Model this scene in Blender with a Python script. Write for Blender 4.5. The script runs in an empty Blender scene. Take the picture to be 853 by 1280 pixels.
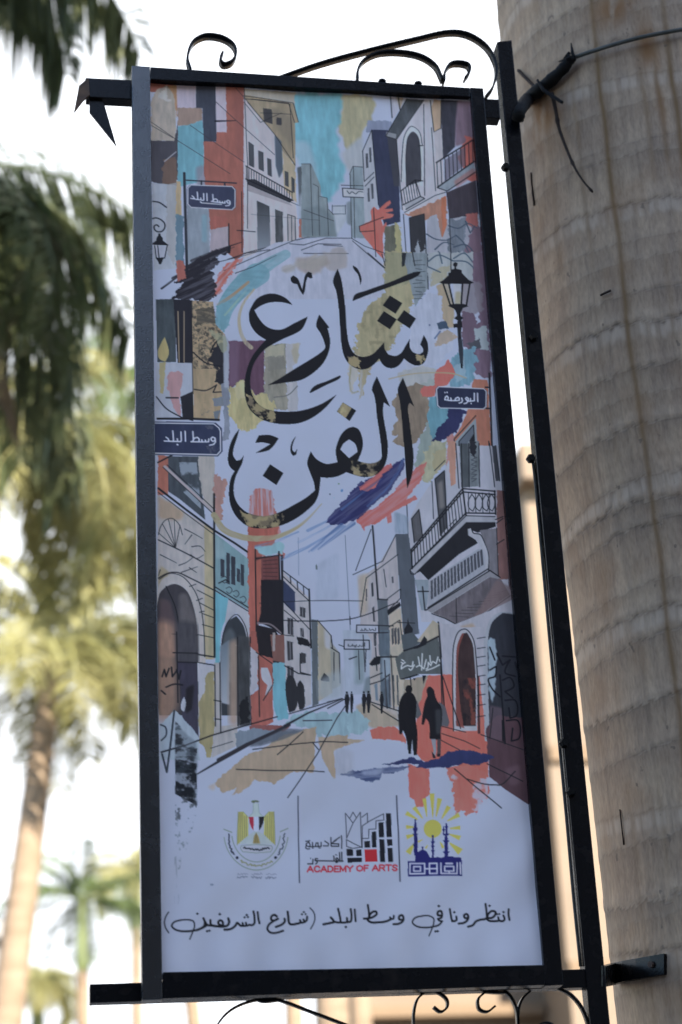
import bpy, bmesh, math, random
import numpy as np
from mathutils import Vector, Matrix

random.seed(7)
SC = bpy.context.scene
COL = SC.collection

# ------------------------------------------------------------------ camera
# Rows take camera axes to world axes (X = along the banner, Y = away, Z = up).
R = np.array([[0.98713209, -0.01685093, -0.15901663],
              [-0.15256879, -0.39703999, -0.9050315],
              [-0.04788533, 0.9176466, -0.39450184]])
F_PX, PW, PH = 2568.65, 853.0, 1280.0
EYE = np.array([0.0, 0.0, 1.6])
cam_d = bpy.data.cameras.new('camera')
cam = bpy.data.objects.new('camera', cam_d)
COL.objects.link(cam)
m4 = Matrix.Identity(4)
for i in range(3):
    for j in range(3):
        m4[i][j] = R[i][j]
    m4[i][3] = EYE[i]
cam.matrix_world = m4
cam_d.sensor_fit = 'VERTICAL'
cam_d.sensor_height = 36.0
cam_d.lens = F_PX / PH * 36.0
cam_d.clip_start = 0.05
cam_d.clip_end = 2000
cam_d.dof.use_dof = True
cam_d.dof.focus_distance = 4.42
cam_d.dof.aperture_fstop = 2.9
SC.camera = cam

# ------------------------------------------------------------------ light
SUN_EL = math.radians(33)
SUN_AZ = (0.38, -0.92)                       # horizontal direction TOWARDS the sun
n_ = math.hypot(*SUN_AZ)
to_sun = Vector((SUN_AZ[0] / n_ * math.cos(SUN_EL), SUN_AZ[1] / n_ * math.cos(SUN_EL), math.sin(SUN_EL)))
world = bpy.data.worlds.new('World')
SC.world = world
world.use_nodes = True
wn, wl = world.node_tree.nodes, world.node_tree.links
wn.clear()
w_out = wn.new('ShaderNodeOutputWorld')
w_bg = wn.new('ShaderNodeBackground')
w_bg.inputs['Strength'].default_value = 0.15
sky = wn.new('ShaderNodeTexSky')
sky.sky_type = 'NISHITA'
sky.sun_disc = False
sky.sun_elevation = SUN_EL
sky.sun_rotation = math.atan2(SUN_AZ[0], SUN_AZ[1])
sky.air_density = 1.0
sky.dust_density = 0.3
sky.ozone_density = 1.8
# bright cloud bank added to whiten the sky over the far street side
w_tc = wn.new('ShaderNodeTexCoord')
w_sep = wn.new('ShaderNodeSeparateXYZ')
wl.new(w_tc.outputs['Generated'], w_sep.inputs[0])
w_nz = wn.new('ShaderNodeTexNoise')
w_nz.inputs['Scale'].default_value = 2.4
w_nz.inputs['Detail'].default_value = 6
wl.new(w_tc.outputs['Generated'], w_nz.inputs['Vector'])
w_a = wn.new('ShaderNodeMath'); w_a.operation = 'MULTIPLY_ADD'
w_a.inputs[1].default_value = .9; w_a.inputs[2].default_value = -.28
wl.new(w_sep.outputs[1], w_a.inputs[0])
w_b = wn.new('ShaderNodeMath'); w_b.operation = 'MULTIPLY_ADD'
w_b.inputs[1].default_value = .8
wl.new(w_nz.outputs['Fac'], w_b.inputs[0])
wl.new(w_a.outputs[0], w_b.inputs[2])
w_r = wn.new('ShaderNodeValToRGB')
w_r.color_ramp.elements[0].position = .42
w_r.color_ramp.elements[1].position = .66
wl.new(w_b.outputs[0], w_r.inputs['Fac'])
w_mx = wn.new('ShaderNodeMix'); w_mx.data_type = 'RGBA'
wl.new(w_r.outputs[0], w_mx.inputs[0])
wl.new(sky.outputs[0], w_mx.inputs[6])
w_mx.inputs[7].default_value = (3.9, 4.05, 4.3, 1)
wl.new(w_mx.outputs[2], w_bg.inputs['Color'])
wl.new(w_bg.outputs[0], w_out.inputs['Surface'])
sun_d = bpy.data.lights.new('sun', 'SUN')
sun_d.energy = 5.0
sun_d.angle = math.radians(0.5)
sun_d.color = (1.0, 0.93, 0.82)
sun = bpy.data.objects.new('sun', sun_d)
sun.rotation_euler = to_sun.to_track_quat('Z', 'Y').to_euler()
COL.objects.link(sun)
vs = SC.view_settings
vs.view_transform = 'Standard'
vs.look = 'None'
vs.gamma = 1.0
vs.use_curve_mapping = False
vs.exposure = 1.75


# ------------------------------------------------------------------ helpers
def ray(px, py):
    d = R @ np.array([(px - PW / 2) / F_PX, -(py - PH / 2) / F_PX, -1.0])
    return d


def at(px, py, y):
    """Point of the place seen in that direction at the depth y (metres away)."""
    d = ray(px, py)
    p = EYE + d * (y / d[1])
    return Vector(p)


def mat(name, rough=0.6, color=(0.5, 0.5, 0.5), spec=0.5):
    m = bpy.data.materials.new(name)
    m.use_nodes = True
    b = m.node_tree.nodes['Principled BSDF']
    b.inputs['Base Color'].default_value = (*color, 1)
    b.inputs['Roughness'].default_value = rough
    b.inputs['Specular IOR Level'].default_value = spec
    return m, m.node_tree.nodes, m.node_tree.links, b


def noise_mat(name, c1, c2, scale, rough=0.7, detail=5, stretch=(1, 1, 1), bump=0.0, spec=0.4, bscale=None, lo=0.3, hi=0.7, trans=None):
    m, n, l, b = mat(name, rough, c1, spec)
    tc = n.new('ShaderNodeTexCoord')
    mp = n.new('ShaderNodeMapping')
    mp.inputs['Scale'].default_value = stretch
    l.new(tc.outputs['Object'], mp.inputs['Vector'])
    nz = n.new('ShaderNodeTexNoise')
    nz.inputs['Scale'].default_value = scale
    nz.inputs['Detail'].default_value = detail
    l.new(mp.outputs[0], nz.inputs['Vector'])
    cr = n.new('ShaderNodeValToRGB')
    cr.color_ramp.elements[0].position = lo
    cr.color_ramp.elements[1].position = hi
    cr.color_ramp.elements[0].color = (*c1, 1)
    cr.color_ramp.elements[1].color = (*c2, 1)
    l.new(nz.outputs['Fac'], cr.inputs['Fac'])
    l.new(cr.outputs[0], b.inputs['Base Color'])
    if bump:
        bp = n.new('ShaderNodeBump')
        bp.inputs['Strength'].default_value = bump
        bp.inputs['Distance'].default_value = 0.01
        nb = nz
        if bscale:
            nb = n.new('ShaderNodeTexNoise')
            nb.inputs['Scale'].default_value = bscale
            nb.inputs['Detail'].default_value = 6
            l.new(mp.outputs[0], nb.inputs['Vector'])
        l.new(nb.outputs['Fac'], bp.inputs['Height'])
        l.new(bp.outputs[0], b.inputs['Normal'])
    if trans:
        # thin leaves let some light through
        ts = n.new('ShaderNodeBsdfTranslucent')
        l.new(cr.outputs[0], ts.inputs['Color'])
        mx = n.new('ShaderNodeMixShader')
        mx.inputs[0].default_value = trans
        out = [x for x in n if x.type == 'OUTPUT_MATERIAL'][0]
        l.new(b.outputs[0], mx.inputs[1])
        l.new(ts.outputs[0], mx.inputs[2])
        l.new(mx.outputs[0], out.inputs['Surface'])
    return m


def tag(o, label=None, cat=None, group=None, kind=None):
    if label: o['label'] = label
    if cat: o['category'] = cat
    if group: o['group'] = group
    if kind: o['kind'] = kind
    return o


def empty(name, loc, label, cat, group=None):
    o = bpy.data.objects.new(name, None)
    o.location = loc
    COL.objects.link(o)
    return tag(o, label, cat, group)


def link(name, bm, material, parent=None, smooth=False):
    bmesh.ops.recalc_face_normals(bm, faces=bm.faces)
    me = bpy.data.meshes.new(name)
    bm.to_mesh(me)
    bm.free()
    if smooth:
        me.polygons.foreach_set('use_smooth', [True] * len(me.polygons))
    me.materials.append(material)
    o = bpy.data.objects.new(name, me)
    COL.objects.link(o)
    if parent:
        o.parent = parent
        o.location = (0, 0, 0) if parent.parent else -Vector(parent.location)
    return o


def add_box(bm, lo, hi, bev=0.0):
    r = bmesh.ops.create_cube(bm, size=1.0)
    lo, hi = Vector(lo), Vector(hi)
    for v in r['verts']:
        v.co = Vector(((v.co.x + .5) * (hi.x - lo.x) + lo.x, (v.co.y + .5) * (hi.y - lo.y) + lo.y, (v.co.z + .5) * (hi.z - lo.z) + lo.z))
    if bev:
        es = list({e for v in r['verts'] for e in v.link_edges})
        bmesh.ops.bevel(bm, geom=es, offset=bev, segments=2, affect='EDGES', profile=0.6)


def add_tube(bm, pts, radii, seg=8, cap=True):
    pts = [Vector(p) for p in pts]
    if not isinstance(radii, (list, tuple)):
        radii = [radii] * len(pts)
    rings = []
    t0 = (pts[1] - pts[0]).normalized()
    ref = Vector((0, 0, 1)) if abs(t0.z) < .9 else Vector((1, 0, 0))
    nrm = t0.cross(ref).normalized()
    for i, p in enumerate(pts):
        t = (pts[min(i + 1, len(pts) - 1)] - pts[max(i - 1, 0)]).normalized()
        nrm = (nrm - t * nrm.dot(t)).normalized()
        b = t.cross(nrm)
        rings.append([bm.verts.new(p + (nrm * math.cos(a) + b * math.sin(a)) * radii[i]) for a in [2 * math.pi * k / seg for k in range(seg)]])
    for a, b in zip(rings, rings[1:]):
        for k in range(seg):
            bm.faces.new((a[k], a[(k + 1) % seg], b[(k + 1) % seg], b[k]))
    if cap:
        bm.faces.new(list(reversed(rings[0])))
        bm.faces.new(rings[-1])


def smooth_path(pts, n=8):
    """Catmull-Rom through the points."""
    P = [np.array(p, float) for p in pts]
    P = [2 * P[0] - P[1]] + P + [2 * P[-1] - P[-2]]
    out = []
    for i in range(1, len(P) - 2):
        for k in range(n):
            t = k / n
            a, b, c, d = P[i - 1], P[i], P[i + 1], P[i + 2]
            out.append(.5 * ((2 * b) + (-a + c) * t + (2 * a - 5 * b + 4 * c - d) * t * t + (-a + 3 * b - 3 * c + d) * t ** 3))
    out.append(P[-2])
    return out


def add_ribbon(bm, pts, y0, y1, th=0.004, taper=None):
    """Flat iron strip bent along pts (x, z), as wide as y0..y1, th thick."""
    n = len(pts)
    L = []
    for i, p in enumerate(pts):
        a, b = np.array(pts[max(i - 1, 0)]), np.array(pts[min(i + 1, n - 1)])
        t = (b - a) / (np.linalg.norm(b - a) + 1e-9)
        nn = np.array([-t[1], t[0]]) * th / 2
        p = np.array(p)
        w = 1.0 if not taper else 1 - taper * i / (n - 1)
        ym, yh = (y0 + y1) / 2, (y1 - y0) / 2 * w
        L.append([bm.verts.new((q[0], yy, q[1])) for q, yy in ((p + nn, ym - yh), (p + nn, ym + yh), (p - nn, ym + yh), (p - nn, ym - yh))])
    for a, b in zip(L, L[1:]):
        for k in range(4):
            bm.faces.new((a[k], a[(k + 1) % 4], b[(k + 1) % 4], b[k]))
    bm.faces.new(L[0])
    bm.faces.new(L[-1])
# ------------------------------------------------------------------ setting: ground, buildings
bm = bmesh.new()
add_box(bm, (-300, -300, -0.5), (300, 300, 0))
tag(link('ground', bm, noise_mat('paving', (.1, .098, .095), (.15, .145, .14), 0.8, .85, bump=.3)), kind='structure')

plaster = noise_mat('cream_plaster', (.185, .135, .093), (.215, .16, .11), 1.2, .85, bump=.15, bscale=25)
plaster_dark = noise_mat('ochre_plaster', (.17, .115, .07), (.2, .135, .08), 1.2, .85)
white_plaster = noise_mat('white_plaster', (.3, .28, .26), (.36, .34, .31), .6, .85)
grey_plaster = noise_mat('street_plaster', (.2, .19, .185), (.25, .24, .23), .5, .85)
dimmed_plaster = noise_mat('dimmed_street_plaster', (.07, .066, .062), (.11, .105, .1), .5, .9)  # plaster darkened to keep the left frame bar's reflection dark lower down
shutter = noise_mat('shutter_paint', (.16, .12, .08), (.22, .16, .11), 3, .6)
glass_m, *_ = mat('window_glass', .08, (.03, .04, .05), .6)


def window(parent, x0, x1, z0, z1, y, face=-1, ml=None):
    """Shuttered window standing in front of a facade at y; face = side it looks to."""
    d = .06 * face
    bm = bmesh.new()
    t = .09
    for a, b in (((x0, z0), (x1, z0 + t)), ((x0, z1 - t), (x1, z1)), ((x0, z0 + t), (x0 + t, z1 - t)), ((x1 - t, z0 + t), (x1, z1 - t))):
        add_box(bm, (a[0], min(y, y + d * 1.5), a[1]), (b[0], max(y, y + d * 1.5), b[1]))
    w = link('window', bm, ml or shutter, parent)
    bm = bmesh.new()
    add_box(bm, (x0 + t, min(y, y + d * .4), z0 + t), (x1 - t, max(y, y + d * .4), z1 - t))
    g = link('pane', bm, glass_m)
    g.parent = w


# building in the sun behind the palm
YB = 27.0
xl = at(664, 700, YB).x
xe = at(646, 600, YB).x
zt = at(655, 566, YB).z
zt2 = at(655, 610, YB).z
xlow = at(452, 1260, YB).x
zlow = at(655, 812, YB).z
cb = empty('apartment_building', (xl, YB, 0), 'tall cream plastered building in full sun behind the big palm trunk', 'building')
bm = bmesh.new()
add_box(bm, (xl, YB, 0), (xl + 14, YB + 12, zt2))
link('wall', bm, plaster, cb)
bm = bmesh.new()
add_box(bm, (xe, YB - .35, zt2), (xl + 14.3, YB + 12.3, zt), .03)
link('roof_slab', bm, plaster, cb)
bm = bmesh.new()
for z in (3.6, 6.6, 9.6):
    add_box(bm, (xl + .003, YB - .08, z), (xl + 14, YB - .002, z + .22), .01)
link('string_course', bm, plaster_dark, cb)
for k in range(4):
    for zf in (1.2, 4.5, 7.5):
        window(cb, xl + 2.2 + k * 3, xl + 3.5 + k * 3, zf, zf + 1.7, YB - .003)

lb = empty('annex_building', (xlow, YB + 1.5, 0), 'lower cream wing with moulded ledges seen under and beside the banner', 'building')
bm = bmesh.new()
add_box(bm, (xlow, YB + 1.5, 0), (xl - .003, YB + 2.9, zlow))
link('wall', bm, plaster, lb)
bm = bmesh.new()
zc = at(560, 1262, YB + 1.5).z
add_box(bm, (xlow - .1, YB + 1.2, zc - .14), (xl - .05, YB + 1.497, zc + .02), .02)
link('ledge', bm, plaster_dark, lb)
bm = bmesh.new()
add_box(bm, (xlow - .12, YB + 1.1, zlow - .3), (xl - .05, YB + 1.495, zlow + .1), .02)
link('cornice', bm, plaster_dark, lb)
for k in range(3):
    window(lb, xlow + .7 + k * 1.35, xlow + 1.4 + k * 1.35, zc - 2.3, zc - .45, YB + 1.497)

# pale building at the far left
YW = 38.0
xw = at(9, 1200, YW).x
zw = at(10, 1175, YW).z
wb = empty('street_building', (xw - 7, YW, 0), 'pale building at the far left behind the leaning palm trunk', 'building')
bm = bmesh.new()
add_box(bm, (xw - 14, YW, 0), (xw, YW + 9, zw))
link('wall', bm, white_plaster, wb)
bm = bmesh.new()
add_box(bm, (xw - 14.2, YW - .25, zw), (xw + .2, YW + 9.2, zw + .3), .03)
link('roof_slab', bm, white_plaster, wb)
for k in range(4):
    window(wb, xw - 12.6 + k * 3, xw - 11.4 + k * 3, zw - 2.6, zw - .9, YW - .003)

# unseen blocks added behind the viewer to shade the banner and shape reflections
YO = -15.0
for (x0, x1, h, lab) in ((-34, 3.2, 13.5, 'unseen four storey front added behind the viewer to darken the left bar reflection'),
                         (3.25, 15, 27.0, 'unseen tall front added behind the viewer to shade the banner'),
                         (15.05, 44, 11.0, 'unseen low front added behind the viewer, kept low to let sky light in')):
    ob = empty('added_street_front', ((x0 + x1) / 2, YO, 0), lab, 'building')
    bm = bmesh.new()
    add_box(bm, (x0, YO - 14, 0), (x1, YO, h))
    link('wall', bm, dimmed_plaster if h == 13.5 else grey_plaster, ob)
    for f in range(int(h // 3.4)):
        k = 0
        while x0 + 2 + k * 3.4 + 1.4 < x1:
            xx = x0 + 2 + k * 3.4
            if -20 < xx < 24:
                window(ob, xx, xx + 1.3, 1.1 + f * 3.4, 2.9 + f * 3.4, YO + .003, 1)
            k += 1
# ------------------------------------------------------------------ palms
leaf_green = noise_mat('palm_leaf', (.09, .13, .04), (.17, .21, .075), 1.1, .45, trans=.3, spec=.5)
leaf_olive = noise_mat('palm_leaf_olive', (.26, .25, .09), (.42, .385, .18), 1.3, .5, trans=.35)
leaf_dark = noise_mat('palm_leaf_deep', (.065, .085, .035), (.15, .16, .07), 1.1, .45, trans=.25)
leaf_dead = noise_mat('palm_leaf_dry', (.13, .085, .045), (.25, .17, .095), 2, .8, trans=.15)
shaft_green = noise_mat('crownshaft_green', (.14, .17, .06), (.2, .23, .09), 1.5, .45)
bark_pale = noise_mat('palm_bark', (.2, .14, .088), (.29, .21, .14), 2.5, .85, stretch=(1, 1, 3), bump=.4)


def frond(bm, az, lift, length, droop, rng, leaflets=46, ll=.55, lw=.022, hang=.7, start=.12):
    """One feather leaf: a bent rib with two rows of hanging leaflets."""
    n = 14
    h = np.array([math.cos(az), math.sin(az), 0])
    side = np.array([-math.sin(az), math.cos(az), 0])
    pts, a = [np.zeros(3)], lift
    for i in range(n):
        a -= droop / n * (.45 + 1.1 * i / n)
        pts.append(pts[-1] + (h * math.cos(a) + np.array([0, 0, math.sin(a)])) * length / n)
    add_tube(bm, pts, [.035 * (1 - .88 * i / n) + .003 for i in range(n + 1)], 5)
    P = np.array(pts)
    for i in range(leaflets):
        t = start + (1 - start) * (i + rng.uniform(0, 1)) / leaflets
        f = t * n
        k = min(int(f), n - 1)
        p = P[k] * (1 - (f - k)) + P[k + 1] * (f - k)
        tn = P[k + 1] - P[k]
        tn = tn / np.linalg.norm(tn)
        L = ll * (.35 + 1.0 * math.sin(math.pi * min(1, t * .82 + .12))) * rng.uniform(.8, 1.15)
        for s in (-1, 1):
            d = side * s * rng.uniform(.6, 1) + tn * rng.uniform(.35, .75) + np.array([0, 0, rng.uniform(-.25, .35)])
            d /= np.linalg.norm(d)
            hg = hang * rng.uniform(.6, 1.3)
            q1 = p + d * L * .5 + np.array([0, 0, -hg * L * .12])
            q2 = q1 + (d * (1 - hg * .55) + np.array([0, 0, -hg])) * L * .5
            w = np.cross(d, np.array([0, 0, 1.0]))
            w = w / (np.linalg.norm(w) + 1e-6) * .5 + tn * .6
            w = w * lw
            v = [bm.verts.new(x) for x in (p - w * .4, p + w * .4, q1 + w, q1 - w, q2)]
            bm.faces.new((v[0], v[1], v[2], v[3]))
            bm.faces.new((v[3], v[2], v[4]))


def crown_mesh(seed, n, length, lift, droop, m, **k):
    rng = random.Random(seed)
    bm = bmesh.new()
    for i in range(n):
        frond(bm, i * 2.39996 + rng.uniform(-.25, .25), rng.uniform(*lift), length * rng.uniform(.82, 1.1), rng.uniform(*droop), rng, **k)
    me = bpy.data.meshes.new('crown')
    bm.to_mesh(me)
    bm.free()
    me.materials.append(m)
    return me


CROWN = {
    'drooping': crown_mesh(3, 30, 3.3, (-.1, 1.1), (1.5, 2.5), leaf_dark, leaflets=90, ll=.66, lw=.03, hang=1.0),
    'hanging': crown_mesh(5, 34, 2.9, (-.5, 1.15), (1.4, 2.4), leaf_olive, leaflets=64, ll=.6, lw=.034, hang=.9),
    'open': crown_mesh(8, 17, 3.2, (.0, 1.2), (1.3, 2.2), leaf_green, leaflets=60, ll=.6, lw=.034, hang=.8),
    'golden': crown_mesh(15, 28, 2.9, (-.2, 1.2), (1.4, 2.3), leaf_olive, leaflets=64, ll=.6, lw=.034, hang=.8),
    'dry': crown_mesh(11, 15, 2.4, (-1.35, -.6), (.2, .7), leaf_dead, leaflets=40, ll=.5, lw=.022, hang=1.0),
}


def trunk_mesh(h, r, lean, seed, top=1.0):
    rng = random.Random(seed)
    bm = bmesh.new()
    n, sg = int(h / .11), 20
    prev = None
    for i in range(n + 1):
        t = i / n
        rr = r * (1.12 - .3 * t + .1 * math.sin(t * 4.2)) * (1.0 + (.035 if i % 3 == 0 else 0) + rng.uniform(-.008, .008))
        c = (lean[0] * t * h, lean[1] * t * h, t * h)
        ring = [bm.verts.new((c[0] + rr * math.cos(a), c[1] + rr * math.sin(a), c[2])) for a in [2 * math.pi * k / sg for k in range(sg)]]
        if prev:
            for k in range(sg):
                f = bm.faces.new((prev[k], prev[(k + 1) % sg], ring[(k + 1) % sg], ring[k]))
                f.smooth = True
        prev = ring
    bm.faces.new(prev)
    me = bpy.data.meshes.new('trunk')
    bm.to_mesh(me)
    bm.free()
    me.materials.append(bark_pale)
    return me


def part(name, me, parent, loc=(0, 0, 0), rz=0, sc=1):
    o = bpy.data.objects.new(name, me)
    o.location = loc
    o.rotation_euler = (0, 0, rz)
    o.scale = (sc, sc, sc)
    o.parent = parent
    COL.objects.link(o)
    return o


def palm(px, py, y, kind, label, lean=(0, 0), r=.2, rz=0, sc=1.0, shaft=True, dry=False, seed=1):
    """Palm whose crown heart is seen in the direction px, py at the depth y."""
    c = at(px, py, y)
    h = c.z
    root = empty('palm_tree', (c.x - lean[0] * h, c.y - lean[1] * h, 0), label, 'palm tree', 'palms behind the banner')
    sh = 1.5 if shaft else .3
    th = h - sh
    part('trunk', trunk_mesh(th, r, lean, seed), root)
    top = Vector((lean[0] * h, lean[1] * h, h))
    if shaft:
        bm = bmesh.new()
        b0 = Vector((lean[0] * th, lean[1] * th, th))
        add_tube(bm, [b0.lerp(top, t) for t in (0, .12, .4, .75, 1)], [r * .8, r * .92, r * .8, r * .55, r * .35], 14)
        me = bpy.data.meshes.new('crownshaft')
        bm.to_mesh(me)
        bm.free()
        me.materials.append(shaft_green)
        part('crownshaft', me, root)
    part('crown', CROWN[kind], root, top - Vector((0, 0, .15)), rz, sc)
    if dry:
        part('dry_fronds', CROWN['dry'], root, top + Vector((0, 0, .25)), rz + .4, sc * 1.22)
    return root


palm(-265, -165, 10.0, 'drooping', 'nearest palm, only its dark hanging frond tips reach into the top left corner', rz=.6, r=.24, sc=.78, seed=1)
palm(-225, 232, 12.5, 'drooping', 'dark green palm with a skirt of dry brown fronds at the left edge', rz=2.1, r=.24, sc=.88, shaft=False, dry=True, seed=2)
palm(148, 476, 36, 'open', 'palm with a bright green crownshaft half hidden behind the dark palm', lean=(-.1, 0), rz=.9, r=.12, sc=.9, seed=3)
palm(10, 520, 21, 'hanging', 'yellow green palm with thick hanging fronds below the dark palm', lean=(.2, 0), rz=2.6, r=.2, sc=.95, shaft=False, seed=4)
palm(70, 800, 28, 'golden', 'sunlit palm with a tall leaning tan trunk at the lower left', lean=(.115, 0), rz=.2, r=.22, sc=.98, shaft=False, seed=5)
palm(104, 1118, 40, 'open', 'small far palm with a bright green shaft left of the lower bracket arm', rz=1.7, r=.16, sc=.66, seed=6)
palm(392, 760, 24, 'golden', 'palm whose pale trunk shows below the banner next to the iron scroll', rz=.5, r=.2, sc=.62, seed=7)
palm(428, 820, 25, 'open', 'slimmer palm trunk below the banner close beside the cream wing', rz=2.5, r=.14, sc=.6, seed=8)
palm(352, 860, 26, 'golden', 'farthest palm, trunk seen below the banner left of the other two', rz=1.1, r=.12, sc=.5, seed=9)
palm(48, 1215, 46, 'hanging', 'far low palm in the gap between the leaning trunk and the small palm', rz=1.9, r=.18, sc=.5, seed=10)
palm(170, 1085, 50, 'golden', 'far palm whose fronds touch the left frame bar low down', rz=1.3, r=.18, sc=.6, seed=12)


# --- the big palm the bracket is tied to
YT, RT = 4.30, .365
axis0 = at(857, 500, YT)


def trunk_r(z):
    """Radius of the big trunk: slimmer low down, swelling above the street lamps' height."""
    t = np.clip((3.85 - z) / .6, 0, 1)
    return RT * (1.005 - 0.098 * t * t * (3 - 2 * t) - .03 * np.clip(3.3 - z, 0, 1.5) - .012 * np.clip(z - 3.5, 0, 4))


big = empty('palm_tree', (axis0.x, YT, 0), 'huge grey brown ringed palm trunk in front at the right, carrying the banner bracket', 'palm tree')
rng = random.Random(21)
rings, z = [], 1.0
while z < 6.3:
    rings.append((z, rng.uniform(-.035, .035), rng.uniform(0, 6.28), rng.choice((.25, .45, .7, 1))))
    z += rng.uniform(.055, .125)
nz_, ns_ = 1500, 260
zs = np.linspace(0.6, 7.2, nz_)
th_ = np.linspace(0, 2 * np.pi, ns_, endpoint=False)
TH, ZZ = np.meshgrid(th_, zs)
wob = .012 * np.sin(2 * TH + ZZ * 1.3) + .006 * np.sin(5 * TH + 2.1 * ZZ) 
rad = trunk_r(ZZ) + .006 * np.sin(3 * TH + ZZ)
scar = np.zeros_like(rad)
band = np.zeros_like(rad)
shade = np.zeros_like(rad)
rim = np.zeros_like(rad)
jr = np.random.RandomState(4)
for k_, (rz_, tilt, ph, st) in enumerate(rings):
    # the old leaf scars are ragged: each column of the trunk breaks a little higher or lower
    jit = jr.normal(0, .0016, ns_) + np.repeat(jr.normal(0, .0024, ns_ // 2), 2)
    d = ZZ - (rz_ + tilt * np.sin(TH + ph) + wob * (.4 + .6 * st) + jit[None, :] * (.4 + st))
    lat = .35 + .65 * (.5 + .5 * np.sin(3 * TH + 5 * k_)) * (.5 + .5 * np.sin(7 * TH + 2.3 * k_))
    scar = np.maximum(scar, st * lat * np.exp(-(d / .0046) ** 2))
    if k_ % 4 == 1:
        band = np.maximum(band, 1 / (1 + np.exp(np.clip((d + .006) / .002, -40, 40))) / (1 + np.exp(np.clip((-.038 - d) / .003, -40, 40))))
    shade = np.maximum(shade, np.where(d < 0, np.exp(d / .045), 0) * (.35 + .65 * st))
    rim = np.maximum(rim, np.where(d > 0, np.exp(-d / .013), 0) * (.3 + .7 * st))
    rad = rad + .0022 * st * np.exp(-((d - .012) / .016) ** 2) - .0012 * st * np.exp(-(d / .007) ** 2)
X = rad * np.cos(TH)
Y = rad * np.sin(TH)
co = np.stack([X, Y, ZZ], -1).reshape(-1, 3).astype(np.float32)
i0 = np.arange((nz_ - 1) * ns_).reshape(nz_ - 1, ns_)
i1 = np.roll(i0, -1, 1)
quads = np.stack([i0, i1, i1 + ns_, i0 + ns_], -1).reshape(-1, 4)


def grid_mesh(name, co, quads):
    me = bpy.data.meshes.new(name)
    me.vertices.add(len(co))
    me.vertices.foreach_set('co', co.ravel())
    me.loops.add(quads.size)
    me.loops.foreach_set('vertex_index', quads.ravel().astype(np.int32))
    me.polygons.add(len(quads))
    me.polygons.foreach_set('loop_start', np.arange(0, quads.size, 4, dtype=np.int32))
    me.polygons.foreach_set('use_smooth', np.ones(len(quads), dtype=bool))
    me.update(calc_edges=True)
    return me


me = grid_mesh('trunk', co, quads)
ca = me.color_attributes.new('scar', 'FLOAT_COLOR', 'POINT')
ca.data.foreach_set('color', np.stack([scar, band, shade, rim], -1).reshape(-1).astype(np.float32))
m, n, l, b = mat('big_palm_bark', .82, (.3, .26, .22), .3)
tc = n.new('ShaderNodeTexCoord')


def nd(t, **k):
    x = n.new(t)
    for a, v in k.items():
        if hasattr(x, a): setattr(x, a, v)
        else: x.inputs[a].default_value = v
    return x


def nnoise(scale, stretch, detail=5):
    mp = nd('ShaderNodeMapping')
    mp.inputs['Scale'].default_value = stretch
    l.new(tc.outputs['Object'], mp.inputs['Vector'])
    z_ = nd('ShaderNodeTexNoise')
    z_.inputs['Scale'].default_value = scale
    z_.inputs['Detail'].default_value = detail
    l.new(mp.outputs[0], z_.inputs['Vector'])
    return z_


def ramp(src, stops):
    r = n.new('ShaderNodeValToRGB')
    e = r.color_ramp.elements
    while len(e) < len(stops): e.new(.5)
    for q, (p, c) in zip(e, stops):
        q.position = p
        q.color = (*c, 1) if len(c) == 3 else c
    l.new(src, r.inputs['Fac'])
    return r


def mixc(fac, a, c, mode='MIX'):
    x = n.new('ShaderNodeMix')
    x.data_type = 'RGBA'
    x.blend_type = mode
    for s, v in ((0, fac), (6, a), (7, c)):
        if isinstance(v, (float, int)): x.inputs[s].default_value = v
        elif isinstance(v, tuple): x.inputs[s].default_value = (*v, 1)
        else: l.new(v, x.inputs[s])
    return x.outputs[2]


def math_(op, a, c=None):
    x = n.new('ShaderNodeMath')
    x.operation = op
    for s, v in ((0, a), (1, c)):
        if v is None: continue
        if isinstance(v, (float, int)): x.inputs[s].default_value = v
        else: l.new(v, x.inputs[s])
    return x.outputs[0]


fib = nnoise(60, (1, 1, .07), 6)
big_n = nnoise(3.2, (1, 1, .6), 5)
mid_n = nnoise(14, (1, 1, .5), 6)
fine = nnoise(170, (1, 1, .3), 3)
base = ramp(big_n.outputs['Fac'], [(.3, (.41, .285, .195)), (.52, (.46, .32, .215)), (.72, (.51, .355, .24))])
c0 = mixc(.75, base.outputs[0], ramp(fib.outputs['Fac'], [(.3, (.75, .745, .74)), (.6, (1.06, 1.06, 1.03))]).outputs[0], 'MULTIPLY')
c0 = mixc(.6, c0, ramp(mid_n.outputs['Fac'], [(.32, (.74, .73, .73)), (.62, (1.06, 1.08, 1.05))]).outputs[0], 'MULTIPLY')
c0 = mixc(.5, c0, ramp(fine.outputs['Fac'], [(.32, (.66, .65, .64)), (.62, (1.1, 1.1, 1.1))]).outputs[0], 'MULTIPLY')
at_ = n.new('ShaderNodeVertexColor')
at_.layer_name = 'scar'
sp = n.new('ShaderNodeSeparateColor')
l.new(at_.outputs[0], sp.inputs[0])
brk = ramp(nnoise(26, (1, 1, .5), 4).outputs['Fac'], [(.38, (.12,) * 3), (.56, (1,) * 3)])
teeth = ramp(nnoise(58, (1, 1, .03), 2).outputs['Fac'], [(.40, (.3,) * 3), (.56, (1,) * 3)])
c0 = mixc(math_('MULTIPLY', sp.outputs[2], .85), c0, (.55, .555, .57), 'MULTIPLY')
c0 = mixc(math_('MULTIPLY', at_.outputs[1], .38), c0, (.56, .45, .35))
c1 = mixc(math_('MULTIPLY', sp.outputs[1], math_('MULTIPLY', teeth.outputs[0], .6)), c0, (.56, .43, .32))
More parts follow.
